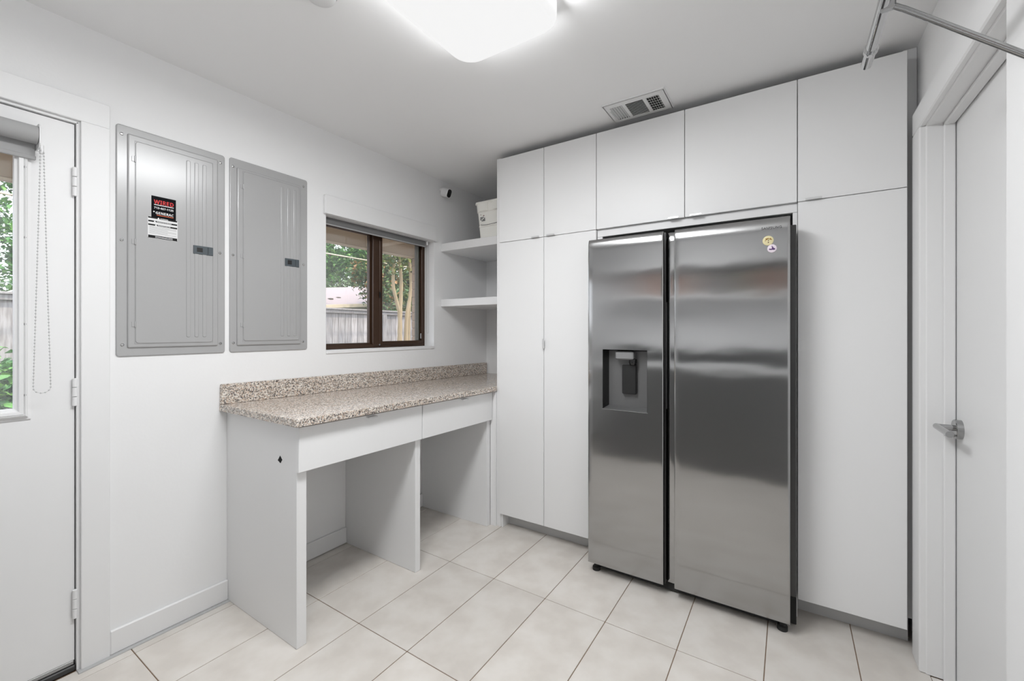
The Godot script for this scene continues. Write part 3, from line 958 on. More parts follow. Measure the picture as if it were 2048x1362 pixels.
func panel(called: String, label: String, x0: float, x1: float, y0: float, y1: float, st_in: Array, dr: Array, ribs: Array, rib_rng: Array, screws: Array, hinges: Array, lt: Array) -> Node3D:
	var c := Vector3((x0 + x1) / 2, (y0 + y1) / 2, ZA)
	var p := thing(called, Vector3(c.x, y0, ZA), label, "electrical panel", "grey electrical panels")
	var st := S()
	prism(st, rr(x1 - x0, y1 - y0, 0.012, 5), c, Vector3.RIGHT, Vector3.UP, Vector3.BACK, 0.006, 0.004, 3, 3)
	part(p, "trim_plate", st, M.panel_grey)
	st = S()
	prism(st, rr(st_in[1] - st_in[0], st_in[3] - st_in[2], 0.006, 4), Vector3((st_in[0] + st_in[1]) / 2, (st_in[2] + st_in[3]) / 2, ZA + 0.006), Vector3.RIGHT, Vector3.UP, Vector3.BACK, 0.0075, 0.0055, 4, 3)
	part(p, "raised_step", st, M.panel_grey)
	st = S()
	var zd := ZA + 0.0135
	prism(st, rr(dr[1] - dr[0], dr[3] - dr[2], 0.012, 5), Vector3((dr[0] + dr[1]) / 2, (dr[2] + dr[3]) / 2, zd), Vector3.RIGHT, Vector3.UP, Vector3.BACK, 0.003, 0.0016, 2, 3)
	var d := part(p, "door", st, M.panel_grey)
	st = S()
	moulding(st, Vector2(dr[0] - 0.003, dr[2] - 0.003), Vector2(dr[1] + 0.003, dr[3] + 0.003), [Vector2(0, 0), Vector2(0.0005, 0.0012), Vector2(0.0022, 0.0012), Vector2(0.0027, 0.0)], Vector3(0, 0, zd), Vector3.RIGHT, Vector3.UP, Vector3.BACK)
	part(p, "door_bead", st, M.panel_grey)
	for r in ribs:
		st = S()
		prism(st, rr(0.016, rib_rng[1] - rib_rng[0], 0.006, 4), Vector3(r, (rib_rng[0] + rib_rng[1]) / 2, zd + 0.0029), Vector3.RIGHT, Vector3.UP, Vector3.BACK, 0.0026, 0.0022, 3, 3)
		part(d, "rib", st, M.panel_grey)
	for s in screws:
		st = S()
		lathe(st, [Vector2(0.0062, 0), Vector2(0.0060, 0.0015), Vector2(0.0042, 0.0032), Vector2(0, 0.0038)], Vector3(s.x, s.y, ZA + 0.006), Vector3.BACK, 14)
		box(st, Vector3(s.x - 0.004, s.y - 0.0005, ZA + 0.0092), Vector3(s.x + 0.004, s.y + 0.0005, ZA + 0.0100), 0)
		part(p, "screw", st, M.chrome, "bright screw head")
	for y in hinges:
		st = S()
		tube(st, [Vector3(dr[0] - 0.001, y - 0.012, zd + 0.003), Vector3(dr[0] - 0.001, y + 0.012, zd + 0.003)], 0.003, 8)
		box(st, Vector3(dr[0] - 0.012, y - 0.010, zd), Vector3(dr[0], y + 0.010, zd + 0.002), 0.0005)
		part(d, "hinge", st, M.panel_grey)
	st = S()
	var lw: float = lt[1] - lt[0]
	box(st, Vector3(lt[0], lt[2], zd + 0.002), Vector3(lt[1], lt[3], zd + 0.0065), 0.0015)
	var la := part(p, "latch", st, M.latch, "dark grey sliding latch")
	st = S()
	box(st, Vector3(lt[0] + lw * 0.17, lt[2] + 0.010, zd + 0.006), Vector3(lt[0] + lw * 0.46, lt[3] - 0.009, zd + 0.0072), 0.0005)
	part(la, "finger_slot", st, M.dark)
	st = S()
	box(st, Vector3(lt[0] + lw * 0.72, lt[2] + 0.003, zd + 0.006), Vector3(lt[0] + lw * 0.735, lt[3] - 0.003, zd + 0.0075), 0.0003)
	part(la, "seam", st, M.print_dark)
	return p

func panels():
	var d := panel("breaker_panel", "left grey electrical panel with black and white stickers on its door", 0.560, 0.951, 1.176, 2.109, [0.594, 0.919, 1.211, 2.079], [0.618, 0.896, 1.229, 2.054], [0.800, 0.831, 0.862], [1.252, 2.035],
		[Vector2(0.577, 2.071), Vector2(0.931, 2.071), Vector2(0.577, 1.646), Vector2(0.929, 1.646), Vector2(0.579, 1.224), Vector2(0.931, 1.221)], [1.980, 1.644, 1.307], [0.818, 0.896, 1.626, 1.664])
	var zs := ZA + 0.0163
	var st := S()
	box(st, Vector3(0.669, 1.757, zs), Vector3(0.754, 1.847, zs + 0.0006), 0.0)
	var s := part(d, "sticker", st, M.sticker_black, "black sticker with red and white lettering")
	text(s, "WIRED", Vector3(0.7115, 1.8235, zs + 0.0007), 0.017, 0.068, M.print_red)
	text(s, "713-467-1125", Vector3(0.7115, 1.7985, zs + 0.0007), 0.0085, 0.067, M.print_white)
	text(s, "GENERAC", Vector3(0.7145, 1.7775, zs + 0.0007), 0.0105, 0.062, M.print_white)
	part(s, "rule", bx(0.678, 0.746, 1.8095, 1.8125, zs + 0.0005, zs + 0.0010, 0), M.print_white)
	part(s, "rule", bx(0.687, 0.745, 1.7665, 1.7690, zs + 0.0005, zs + 0.0010, 0), M.print_orange)
	st = S()
	lathe(st, [Vector2(0.0028, 0), Vector2(0.0028, 0.0004), Vector2(0, 0.0005)], Vector3(0.6775, 1.781, zs + 0.0005), Vector3.BACK, 10)
	part(s, "bullet", st, M.print_white)
	st = S()
	prism(st, rr(0.103, 0.091, 0.006, 4), Vector3(0.7085, 1.7135, zs - 0.0002), Vector3.RIGHT, Vector3.UP, Vector3.BACK, 0.0006)
	s = part(d, "sticker", st, M.sticker_white, "white warning sticker with black bands")
	for b in [[1.7515, 1.7575, "WARNING", 0.027], [1.7365, 1.7425, "AVERTISSEMENT", 0.052], [1.7215, 1.7275, "ADVERTENCIA", 0.044], [1.669, 1.681, "", 0.0]]:
		part(s, "band", bx(0.6585, 0.7585, b[0], b[1], zs + 0.0003, zs + 0.0007, 0), M.print_dark)
		if b[2]:
			text(s, b[2], Vector3(0.7125, (b[0] + b[1]) / 2, zs + 0.0008), 0.0040, b[3], M.print_white)
			st = S()
			var tx: float = 0.7125 - b[3] / 2 - 0.006
			prism(st, PackedVector2Array([Vector2(-0.004, -0.003), Vector2(0.004, -0.003), Vector2(0, 0.0045)]), Vector3(tx, (b[0] + b[1]) / 2, zs + 0.0006), Vector3.RIGHT, Vector3.UP, Vector3.BACK, 0.0004)
			part(s, "warning_triangle", st, M.print_white)
	for i in 7:
		var y := 1.7165 - 0.0046 * i
		part(s, "text_line", bx(0.662, 0.755 - 0.03 * (i % 3 == 2 as int), y - 0.0006, y + 0.0006, zs + 0.0003, zs + 0.0006, 0), M.print_grey)
	for i in 2:
		part(s, "text_line", bx(0.682, 0.742, 1.6722 + 0.0042 * i, 1.6736 + 0.0042 * i, zs + 0.0006, zs + 0.0010, 0), M.print_white)
	panel("breaker_panel", "right grey electrical panel with a plain door, next to the window", 0.9705, 1.363, 1.1765, 2.114, [1.001, 1.322, 1.209, 2.072], [1.028, 1.310, 1.231, 2.059], [1.217, 1.251, 1.285], [1.252, 2.038],
		[Vector2(0.985, 2.072), Vector2(1.340, 2.075), Vector2(0.985, 1.646), Vector2(1.340, 1.645), Vector2(0.987, 1.222), Vector2(1.338, 1.221)], [1.985, 1.646, 1.310], [1.231, 1.308, 1.624, 1.665])

# ------------------------------------------------------------------ blinds
func beads(st: SurfaceTool, pts: Array, r: float, step: float):
	var left := 0.0
	for i in pts.size() - 1:
		var a: Vector3 = pts[i]; var b: Vector3 = pts[i + 1]
		var len := a.distance_to(b)
		var t := left
		while t < len:
			ball(st, a.lerp(b, t / len), r, 8, 5)
			t += step
		left = t - len

func loop(top: Vector3, bottom_y: float, half_top: float, half_bottom: float) -> Array:
	var pts := []
	var n := 24
	for i in n + 1:
		var t := float(i) / n
		pts.append(Vector3(top.x - lerpf(half_top, half_bottom, pow(t, 1.1)), lerpf(top.y, bottom_y + half_bottom, t), top.z))
	for i in range(1, 12):
		var a := PI + PI * i / 12.0
		pts.append(Vector3(top.x + half_bottom * cos(a), bottom_y + half_bottom + half_bottom * sin(a), top.z))
	for i in n + 1:
		var t := 1.0 - float(i) / n
		pts.append(Vector3(top.x + lerpf(half_top, half_bottom, pow(t, 1.1)), lerpf(top.y, bottom_y + half_bottom, t), top.z))
	return pts

func blinds():
	# roller blind on the outside door
	var b := thing("roller_blind", Vector3(0, 1.97, -2.24), "rolled-up grey roller blind with a long bead chain, on the outside door", "blind")
	var st := S()
	tube(st, [Vector3(-0.362, 1.966, -2.212), Vector3(0.343, 1.966, -2.212)], 0.031, 28)
	part(b, "roll", st, M.fabric_light)
	st = S()
	box(st, Vector3(-0.362, 1.893, -2.243), Vector3(0.343, 1.975, -2.240), 0.001)
	part(b, "fabric_drop", st, M.fabric_light)
	part(b, "hem_bar", bx(-0.362, 0.345, 1.885, 1.900, -2.246, -2.237, 0.003), M.fabric_light)
	for x in [0.3445, -0.3685]:
		st = S()
		prism(st, rr(0.078, 0.085, 0.02, 5), Vector3(x, 1.962, -2.2225), Vector3.FORWARD, Vector3.UP, Vector3.RIGHT, 0.004, 0.001)
		box(st, Vector3(x - 0.002, 1.925, -2.262), Vector3(x + 0.012, 2.0, -2.258), 0.0005)
		part(b, "bracket", st, M.white_plastic)
	st = S()
	var lp := loop(Vector3(0.354, 1.915, -2.205), 1.061, 0.004, 0.021)
	beads(st, lp, 0.0026, 0.0115)
	tube(st, lp, 0.0006, 5)
	part(b, "bead_chain", st, mat(grey(0.55), 0.35, 0.2), "", "stuff")
	st = S()
	tube(st, [Vector3(0.354, 1.935, -2.212), Vector3(0.354, 1.905, -2.212)], 0.006, 10)
	part(b, "chain_guide", st, M.white_plastic)
	# blind in the window recess behind a flat valance
	b = thing("roller_blind", Vector3(1.93, 1.93, ZA), "grey roller blind with a flat white valance board, over the window", "blind")
	part(b, "valance", bx(1.462, 2.392, 1.957, 2.066, ZA + 0.0005, ZA + 0.021, 0.0025), M.trim, "flat white valance board")
	st = S()
	box(st, Vector3(1.49, 1.915, -2.292), Vector3(2.326, 1.953, -2.289), 0.0005)
	part(b, "fabric_drop", st, M.fabric)
	part(b, "hem_bar", bx(1.49, 2.328, 1.908, 1.916, -2.295, -2.286, 0.003), M.fabric_light)
	st = S()
	tube(st, [Vector3(2.338, 1.953, -2.285), Vector3(2.338, 1.925, -2.285)], 0.007, 10)
	part(b, "chain_guide", st, M.white_plastic)
	st = S()
	lp = loop(Vector3(2.345, 1.930, -2.285), 1.262, 0.009, 0.010)
	beads(st, lp, 0.0024, 0.0115)
	tube(st, lp, 0.0006, 5)
	part(b, "bead_chain", st, mat(grey(0.55), 0.35, 0.2), "", "stuff")

# ------------------------------------------------------------------ small things
func small_things():
	# camera on the wall
	var c := thing("security_camera", Vector3(2.455, 2.355, ZA), "small white security camera with a black face, high on the wall", "camera")
	var st := S()
	lathe(st, [Vector2(0.020, 0), Vector2(0.020, 0.008), Vector2(0.016, 0.016), Vector2(0.008, 0.026), Vector2(0, 0.028)], Vector3(2.455, 2.365, ZA), Vector3.BACK, 24, false)
	part(c, "mount", st, M.white_plastic)
	var n := Vector3(0.10, -0.34, 0.93).normalized()
	var u := Vector3.UP.cross(n).normalized()
	var v := n.cross(u)
	var o := Vector3(2.457, 2.350, ZA + 0.016)
	st = S()
	prism(st, rr(0.052, 0.068, 0.025, 8), o, u, v, n, 0.062, 0.008, 4, 3)
	part(c, "housing", st, M.white_plastic)
	st = S()
	prism(st, rr(0.044, 0.060, 0.018, 6), o + n * 0.0615, u, v, n, 0.004, 0.002, 2)
	part(c, "face", st, M.black_gloss, "black oval camera face")
	st = S()
	lathe(st, [Vector2(0.009, 0), Vector2(0.0085, 0.002), Vector2(0.006, 0.003), Vector2(0, 0.0035)], o + n * 0.065 + v * 0.006, n, 20)
	part(c, "lens", st, mat(grey(0.02), 0.05))
	# bucket on the upper shelf
	var yb := 1.9515
	var bz := -1.826
	var bxx := 2.605
	var b := thing("bucket", Vector3(bxx, yb, bz), "cream white plastic bucket with faceted rim, on the upper alcove shelf", "bucket")
	var ring := func(w: float, ch: float) -> PackedVector2Array:
		var h := w / 2
		return PackedVector2Array([Vector2(h, -h + ch), Vector2(h, h - ch), Vector2(h - ch, h), Vector2(-h + ch, h), Vector2(-h, h - ch), Vector2(-h, -h + ch), Vector2(-h + ch, -h), Vector2(h - ch, -h)])
	var rows := [[0.0, 0.186, 0.016], [0.010, 0.196, 0.018], [0.090, 0.206, 0.018], [0.093, 0.212, 0.018], [0.100, 0.212, 0.018], [0.103, 0.206, 0.018], [0.196, 0.222, 0.020], [0.200, 0.232, 0.022], [0.256, 0.240, 0.024], [0.260, 0.256, 0.026], [0.270, 0.256, 0.026], [0.270, 0.232, 0.022], [0.20, 0.214, 0.02]]
	st = S()
	st.set_smooth_group(-1)
	for i in rows.size() - 1:
		var a: PackedVector2Array = ring.call(rows[i][1], rows[i][2])
		var e: PackedVector2Array = ring.call(rows[i + 1][1], rows[i + 1][2])
		var inner: bool = i == rows.size() - 2
		for k in 8:
			var k2 := (k + 1) % 8
			var mid := (a[k] + a[k2]) / 2
			var out: Vector3 = Vector3(mid.x, 0, mid.y).normalized() * (rows[i + 1][0] - rows[i][0]) + Vector3(0, rows[i][1] - rows[i + 1][1], 0)
			if inner: out = -Vector3(mid.x, 0, mid.y)
			var pp := func(q: Vector2, y: float) -> Vector3: return Vector3(bxx + q.x, yb + y, bz + q.y)
			quad(st, pp.call(a[k], rows[i][0]), pp.call(a[k2], rows[i][0]), pp.call(e[k2], rows[i + 1][0]), pp.call(e[k], rows[i + 1][0]), out)
	part(b, "body", st, M.cream_plastic)
	st = S()
	var bail := []
	for i in 13:
		var t := PI * i / 12.0
		bail.append(Vector3(bxx - 0.03 - 0.10 * sin(t), yb + 0.150 - 0.055 * sin(t), bz + 0.112 * cos(t)))
	tube(st, bail, 0.002, 8)
	part(b, "wire_handle", st, mat(grey(0.12), 0.4, 0.5), "thin wire bail handle")
	for q in [[-1.900, -1.826], [-1.782, -1.735]]:
		part(b, "grip_ear", bx(bxx - 0.1285, bxx - 0.112, yb + 0.199, yb + 0.262, q[0], q[1], 0.004), M.cream_plastic)
	var fx := bxx - 0.1085
	st = S()
	for p in [[-1.898, 0.178, 0.010, 0.012], [-1.880, 0.186, 0.010, 0.006], [-1.872, 0.168, 0.010, 0.006]]:
		box(st, Vector3(fx - 0.0012, yb + p[1], p[0] - p[2] / 2), Vector3(fx + 0.003, yb + p[1] + p[3], p[0] + p[2] / 2), 0)
	part(b, "print", st, mat(Color(0.45, 0.2, 0.2), 0.5), "small dark red print")
	st = S()
	for i in 4:
		for j in 4:
			if (i * 3 + j * 5) % 4 == 0: continue
			box(st, Vector3(fx - 0.0018, yb + 0.132 + 0.008 * i, -1.902 + 0.011 * j), Vector3(fx + 0.005, yb + 0.1385 + 0.008 * i, -1.894 + 0.011 * j), 0)
	part(b, "print", st, mat(grey(0.22), 0.5), "small grey print")

# ------------------------------------------------------------------ hanging rail
func clothes_rail():
	var r := thing("clothes_rail", Vector3(1.0, 2.03, ZR), "chrome hanging rail on a wall bracket, above the inner door side", "clothes rail")
	var y := 2.020
	var z := 0.18
	var st := S()
	tube(st, [Vector3(-0.56, y, z), Vector3(1.533, y, z)], 0.0127, 24)
	part(r, "rail", st, M.chrome)
	st = S()
	tube(st, [Vector3(1.448, y, z), Vector3(1.462, y, z)], 0.0165, 24)
	tube(st, [Vector3(1.462, y, z), Vector3(1.470, y, z)], [0.0165, 0.0135], 24, false)
	part(r, "end_collar", st, M.chrome)
	for x in [1.272, -0.3]:
		var br := S()
		box(br, Vector3(x - 0.014, y + 0.0135, z - 0.01), Vector3(x + 0.014, y + 0.0165, ZR - 0.001), 0.0006)
		box(br, Vector3(x - 0.014, y + 0.0165 - 0.06, ZR - 0.004), Vector3(x + 0.014, y + 0.05, ZR - 0.0005), 0.0006)
		box(br, Vector3(x - 0.010, y - 0.014, z - 0.006), Vector3(x + 0.010, y + 0.0145, z + 0.020), 0.003)
		var bm := part(r, "bracket", br, M.nickel, "flat steel wall bracket")
		var s2 := S()
		tube(s2, [Vector3(x, y - 0.006, z + 0.014), Vector3(x, y - 0.024, z + 0.036), Vector3(x, y - 0.225, ZR - 0.004)], 0.0062, 14)
		part(bm, "brace", s2, M.nickel, "slim diagonal steel brace")

# ------------------------------------------------------------------ behind the camera: what the refrigerator mirrors
func behind_camera():
	for i in 3:
		var z0: float = [-1.720, -0.998, -0.281][i]
		var z1: float = [-1.001, -0.284, 0.433][i]
		var bc := thing("base_cabinet", Vector3(-0.28, 0, (z0 + z1) / 2), ["grey two-door base cabinet opposite the refrigerator, the one nearest the outside door", "grey two-door base cabinet opposite the refrigerator, middle of the three", "grey two-door base cabinet opposite the refrigerator, the one nearest the inner door"][i], "cabinet", "grey base cabinets opposite the refrigerator")
		part(bc, "body", bx(-0.60, 0.015, 0.0, 0.900, z0, z1, 0.002), M.machine)
		var zm := (z0 + z1) / 2
		for q in [[z0 + 0.002, zm - 0.002], [zm + 0.002, z1 - 0.002]]:
			part(bc, "door", bx(0.0155, 0.035, 0.03, 0.895, q[0], q[1], 0.002), M.machine)
	single("worktop", bx(XF + 0.001, 0.05, 0.9065, 0.928, -1.735, 0.436, 0.003), M.trim, "thin white worktop over the grey base cabinets opposite the refrigerator", "countertop")
	single("splash_board", bx(XF + 0.001, XF + 0.012, 0.9285, 1.09, -1.735, 0.436, 0.001), mat(grey(0.06), 0.4), "dark splash board on the wall behind the thin white worktop", "backsplash")
	for i in 2:
		var y: float = [1.615, 1.935][i]
		single("storage_shelf", bx(XF + 0.001, -0.32, y, y + 0.03, -1.75, 0.43, 0.002), M.cabinet, ["long white shelf opposite the refrigerator, lower of the two", "long white shelf opposite the refrigerator, upper of the two"][i], "shelf", "white shelves opposite the refrigerator")
	var cols := [Color(0.70, 0.50, 0.42), Color(0.68, 0.67, 0.65), Color(0.46, 0.47, 0.50), Color(0.50, 0.53, 0.46), Color(0.66, 0.46, 0.40), Color(0.60, 0.57, 0.53)]
	var nm := ["dull orange", "pale grey", "blue grey", "grey green", "rust brown", "tan"]
	var z := -1.2
	for i in 6:
		var w: float = [0.20, 0.17, 0.24, 0.19, 0.22, 0.20][i]
		var h: float = [0.22, 0.26, 0.20, 0.23, 0.21, 0.25][i]
		var b := thing("storage_box", Vector3(-0.48, 1.645, z + w / 2), "small %s storage box on the shelf opposite the refrigerator" % nm[i], "box", "storage boxes on the lower shelf")
		part(b, "box_body", bx(-0.60, -0.36, 1.6455, 1.6455 + h - 0.03, z, z + w, 0.003), mat(cols[i], 0.6))
		part(b, "lid", bx(-0.604, -0.356, 1.6455 + h - 0.0295, 1.6455 + h, z - 0.004, z + w + 0.004, 0.003), mat(cols[i] * 0.8, 0.6))
		z += w + 0.05

# ------------------------------------------------------------------ the yard
func leaf_mesh(l: float, w: float) -> ArrayMesh:
	var st := S()
	var a := Vector3(0, 0, 0)
	var b := Vector3(-w / 2, 0.12 * l, l * 0.45)
	var c := Vector3(w / 2, 0.12 * l, l * 0.45)
	var m := Vector3(0, 0.02 * l, l * 0.5)
	var t := Vector3(0, -0.08 * l, l)
	tri(st, a, b, m, Vector3.UP); tri(st, a, m, c, Vector3.UP)
	tri(st, b, t, m, Vector3.UP); tri(st, m, t, c, Vector3.UP)
	st.generate_normals()
	var me := st.commit()
	me.surface_set_material(0, M.leaf)
	return me

func foliage(parent: Node3D, clumps: Array, count: int, leaf: ArrayMesh, cols: Array):
	var mm := MultiMesh.new()
	mm.transform_format = MultiMesh.TRANSFORM_3D
	mm.use_colors = true
	mm.mesh = leaf
	mm.instance_count = count
	var base: Vector3 = origin_of[parent]
	# every clump is filled with small sprays of leaves
	var sprays := []
	for i in maxi(1, count / 14):
		var cl: Array = clumps[rng.randi() % clumps.size()]
		var d := Vector3(rng.randfn(), rng.randfn(), rng.randfn()).normalized() * pow(rng.randf(), 0.4)
		sprays.append([cl[0] + d * cl[1], cl[1]])
	for i in count:
		var s: Array = sprays[rng.randi() % sprays.size()]
		var p: Vector3 = s[0] + Vector3(rng.randfn(), rng.randfn(), rng.randfn()) * 0.085
		var bs := Basis.from_euler(Vector3(rng.randf_range(-1.2, 0.6), rng.randf() * TAU, rng.randf_range(-0.8, 0.8))).scaled(Vector3.ONE * rng.randf_range(0.7, 1.35))
		mm.set_instance_transform(i, Transform3D(bs, p - base))
		var c: Color = cols[rng.randi() % cols.size()]
		mm.set_instance_color(i, (c * rng.randf_range(0.8, 1.2)).srgb_to_linear())
	var o := MultiMeshInstance3D.new()
	o.name = uniq(parent, "foliage")
	o.multimesh = mm
	parent.add_child(o)
	o.set_meta("kind", "stuff")

func trunk(parent: Node3D, called: String, pts: Array, r0: float, r1: float, m: Material):
	var cv := Curve3D.new()
	for i in pts.size():
		var tn: Vector3 = (pts[mini(i + 1, pts.size() - 1)] - pts[maxi(i - 1, 0)]) / 5.0
		cv.add_point(pts[i], -tn, tn)
	var n := pts.size() * 6
	var ps := []
	var rs := []
	for i in n + 1:
		var t := float(i) / n
		ps.append(cv.sample_baked(t * cv.get_baked_length()))
		rs.append(lerpf(r0, r1, t) * (1.0 + 0.08 * sin(i * 2.3)))
	var st := S()
	tube(st, ps, rs, 10)
	part(parent, called, st, m)

func outside():
	# ground rising to the fence
	var st := S()
	var prof := [Vector2(-2.40, -0.12), Vector2(-3.2, -0.10), Vector2(-5.0, 0.30), Vector2(-6.6, 0.48), Vector2(-14, 0.6), Vector2(-40, 0.8)]
	for i in prof.size() - 1:
		quad(st, Vector3(-12, prof[i].y, prof[i].x), Vector3(24, prof[i].y, prof[i].x), Vector3(24, prof[i + 1].y, prof[i + 1].x), Vector3(-12, prof[i + 1].y, prof[i + 1].x), Vector3.UP)
	single("ground", st, M.soil, "brown mulch ground of the back yard seen through the door glass", "ground", "", "structure")
	# eave with fascia and rafters
	var e := thing("eave", Vector3(1.5, 2.0, -2.8), "beige painted roof eave with fascia board outside the windows", "eave")
	part(e, "soffit", bx(-1.6, 5.0, 2.150, 2.175, -3.22, -2.401, 0.002), M.beige_light)
	part(e, "fascia", bx(-1.6, 5.0, 1.998, 2.150, -3.11, -3.07, 0.003), M.beige)
	part(e, "batten", bx(-1.6, 5.0, 2.112, 2.149, -3.069, -3.040, 0.003), M.beige_light)
	part(e, "drip_edge", bx(-1.6, 5.0, 1.985, 1.997, -3.112, -3.062, 0.002), M.beige_light)
	for x in [-0.75, 0.85, 2.40, 3.95]:
		part(e, "rafter", bx(x, x + 0.085, 2.010, 2.149, -3.068, -2.402, 0.003), M.beige_light)
	# masonry pier by the window
	var p := thing("porch_pier", Vector3(2.87, -0.1, -2.92), "tan brick pier outside the right edge of the window", "pillar")
	var y := -0.10
	var row := 0
	while y < 1.97:
		var off := 0.0 if row % 2 == 0 else 0.10
		part(p, "brick", bx(2.882, 2.882 + 0.10 + off * 0.8, y, y + 0.066, -3.02, -2.88, 0.004), M.post)
		part(p, "brick", bx(2.882 + 0.106 + off * 0.8, 3.10, y, y + 0.066, -3.02, -2.88, 0.004), M.post)
		y += 0.074
		row += 1
	part(p, "mortar_core", bx(2.887, 3.095, -0.10, 1.975, -3.014, -2.886, 0), mat(Color(0.6, 0.52, 0.46), 0.9))
	# fence of grey boards
	var f := thing("fence", Vector3(3.0, 0.45, -6.5), "weathered grey vertical board fence across the back yard", "fence")
	var x := -0.5
	while x < 8.6:
		var w := rng.randf_range(0.112, 0.126)
		var fl := bx(x, x + w, 0.42, 1.615 + rng.randf_range(-0.008, 0.004), -6.52 + rng.randf_range(-0.006, 0.004), -6.50, 0.003)
		part(f, "board", fl, M.fence[rng.randi() % 4])
		x += w + rng.randf_range(0.004, 0.010)
	part(f, "top_rail", bx(-0.5, 8.6, 1.585, 1.640, -6.495, -6.455, 0.004), M.fence[3])
	part(f, "cap_board", bx(-0.5, 8.6, 1.6425, 1.668, -6.56, -6.43, 0.004), M.fence[1])
	for px in [0.60, 3.0, 5.4, 7.8]:
		part(f, "post", bx(px, px + 0.09, 0.40, 1.58, -6.498, -6.41, 0.004), M.fence[3])
	# overhead cable
	st = S()
	var cp := []
	for i in 25:
		var t := i / 24.0
		cp.append(Vector3(-1.0 + 12.0 * t, 2.515 - 0.10 * sin(PI * t) + 0.02, -5.8))
	tube(st, cp, 0.010, 8)
	single("overhead_cable", st, mat(Color(0.86, 0.80, 0.70), 0.6), "pale cable strung across the yard above the fence", "cable")
	# neighbour's low house
	var h := thing("house", Vector3(9, 0.6, -12.5), "neighbouring low house with a pale pink roof behind the fence", "house")
	st = S()
	prism(st, PackedVector2Array([Vector2(6.0, 0.6), Vector2(13.0, 0.6), Vector2(13.0, 2.46), Vector2(6.0, 1.93)]), Vector3(0, 0, -16.0), Vector3.RIGHT, Vector3.UP, Vector3.BACK, 4.6)
	part(h, "wall", st, M.siding)
	st = S()
	var R := [Vector3(5.6, 1.90, -11.0), Vector3(13.5, 2.50, -11.0), Vector3(13.5, 3.30, -14.0), Vector3(5.6, 2.45, -14.0)]
	quad(st, R[0], R[1], R[2], R[3], Vector3(0, 1, 0.3))
	quad(st, R[0] - Vector3(0, 0.06, 0), R[1] - Vector3(0, 0.06, 0), R[2] - Vector3(0, 0.06, 0), R[3] - Vector3(0, 0.06, 0), Vector3.DOWN)
	quad(st, R[3], R[2], Vector3(13.5, 2.4, -17), Vector3(5.6, 1.8, -17), Vector3(0, 1, -0.3))
	quad(st, R[0], R[3], R[3] - Vector3(0, 0.06, 0), R[0] - Vector3(0, 0.06, 0), Vector3.LEFT)
	var rf := part(h, "roof", st, M.roof_pink, "pale pink roof")
	st = S()
	box(st, Vector3(5.6, -0.10, -0.03), Vector3(13.5, 0.0, 0.03), 0.004)
	var fa := part(rf, "fascia", st, M.beige_light)
	fa.transform = Transform3D(Basis(Vector3.BACK, atan2(0.60, 7.9)), Vector3(0.18, 1.485, -10.99))
	for q in [[7.75, 2.18, -11.7], [8.15, 2.25, -11.9]]:
		part(rf, "roof_vent", bx(q[0], q[0] + 0.12, q[1], q[1] + 0.09, q[2], q[2] + 0.12, 0.01), M.bark_dark)
	# trees
	var broad := leaf_mesh(0.12, 0.07)
	var small := leaf_mesh(0.085, 0.05)
	var G1 := [Color(0.40, 0.60, 0.32), Color(0.30, 0.50, 0.27), Color(0.52, 0.70, 0.38), Color(0.25, 0.42, 0.24)]
	var G2 := [Color(0.30, 0.42, 0.24), Color(0.22, 0.34, 0.20), Color(0.40, 0.48, 0.27), Color(0.62, 0.46, 0.30), Color(0.45, 0.52, 0.36)]
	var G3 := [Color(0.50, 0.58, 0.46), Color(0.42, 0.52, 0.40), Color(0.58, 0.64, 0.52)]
	var G4 := [Color(0.30, 0.40, 0.18), Color(0.42, 0.48, 0.20), Color(0.24, 0.32, 0.16), Color(0.52, 0.52, 0.26)]
	var t := thing("tree", Vector3(7.75, 0.55, -9.6), "bright green broad-leaved tree behind the fence, left in the window", "tree", "trees beyond the fence")
	trunk(t, "trunk", [Vector3(7.75, 0.5, -9.6), Vector3(7.72, 2.2, -9.6), Vector3(7.4, 4.2, -9.5)], 0.10, 0.04, M.bark_dark)
	foliage(t, [[Vector3(6.2, 3.6, -9.3), 0.75], [Vector3(6.9, 3.3, -9.4), 0.65], [Vector3(7.4, 3.6, -9.2), 0.55], [Vector3(6.3, 2.9, -9.5), 0.45], [Vector3(7.7, 3.1, -9.5), 0.4], [Vector3(5.6, 4.1, -9.4), 0.9], [Vector3(7.0, 4.4, -9.5), 0.9]], 5200, broad, G1)
	t = thing("tree", Vector3(6.45, 0.5, -7.6), "dark glossy tree with reddish leaves just behind the fence, by the window mullion", "tree", "trees beyond the fence")
	trunk(t, "trunk", [Vector3(6.45, 0.5, -7.6), Vector3(6.45, 1.8, -7.6), Vector3(6.5, 3.0, -7.6)], 0.07, 0.03, M.bark_dark)
	foliage(t, [[Vector3(6.10, 2.30, -7.5), 0.38], [Vector3(6.35, 1.95, -7.5), 0.35], [Vector3(6.55, 2.6, -7.6), 0.35], [Vector3(6.7, 2.2, -7.6), 0.4], [Vector3(5.75, 2.45, -7.5), 0.22]], 2600, small, G2)
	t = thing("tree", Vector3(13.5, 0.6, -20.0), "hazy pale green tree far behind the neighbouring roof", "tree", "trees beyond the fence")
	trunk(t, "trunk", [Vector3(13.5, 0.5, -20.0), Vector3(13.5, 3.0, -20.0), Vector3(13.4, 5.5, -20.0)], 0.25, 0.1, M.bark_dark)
	foliage(t, [[Vector3(13.0, 3.7, -19.8), 1.3], [Vector3(14.6, 4.1, -20.0), 1.4], [Vector3(13.6, 5.4, -20.2), 1.4], [Vector3(15.8, 4.8, -20.0), 1.4], [Vector3(12.0, 4.8, -20.0), 1.1]], 7000, leaf_mesh(0.2, 0.12), G3)
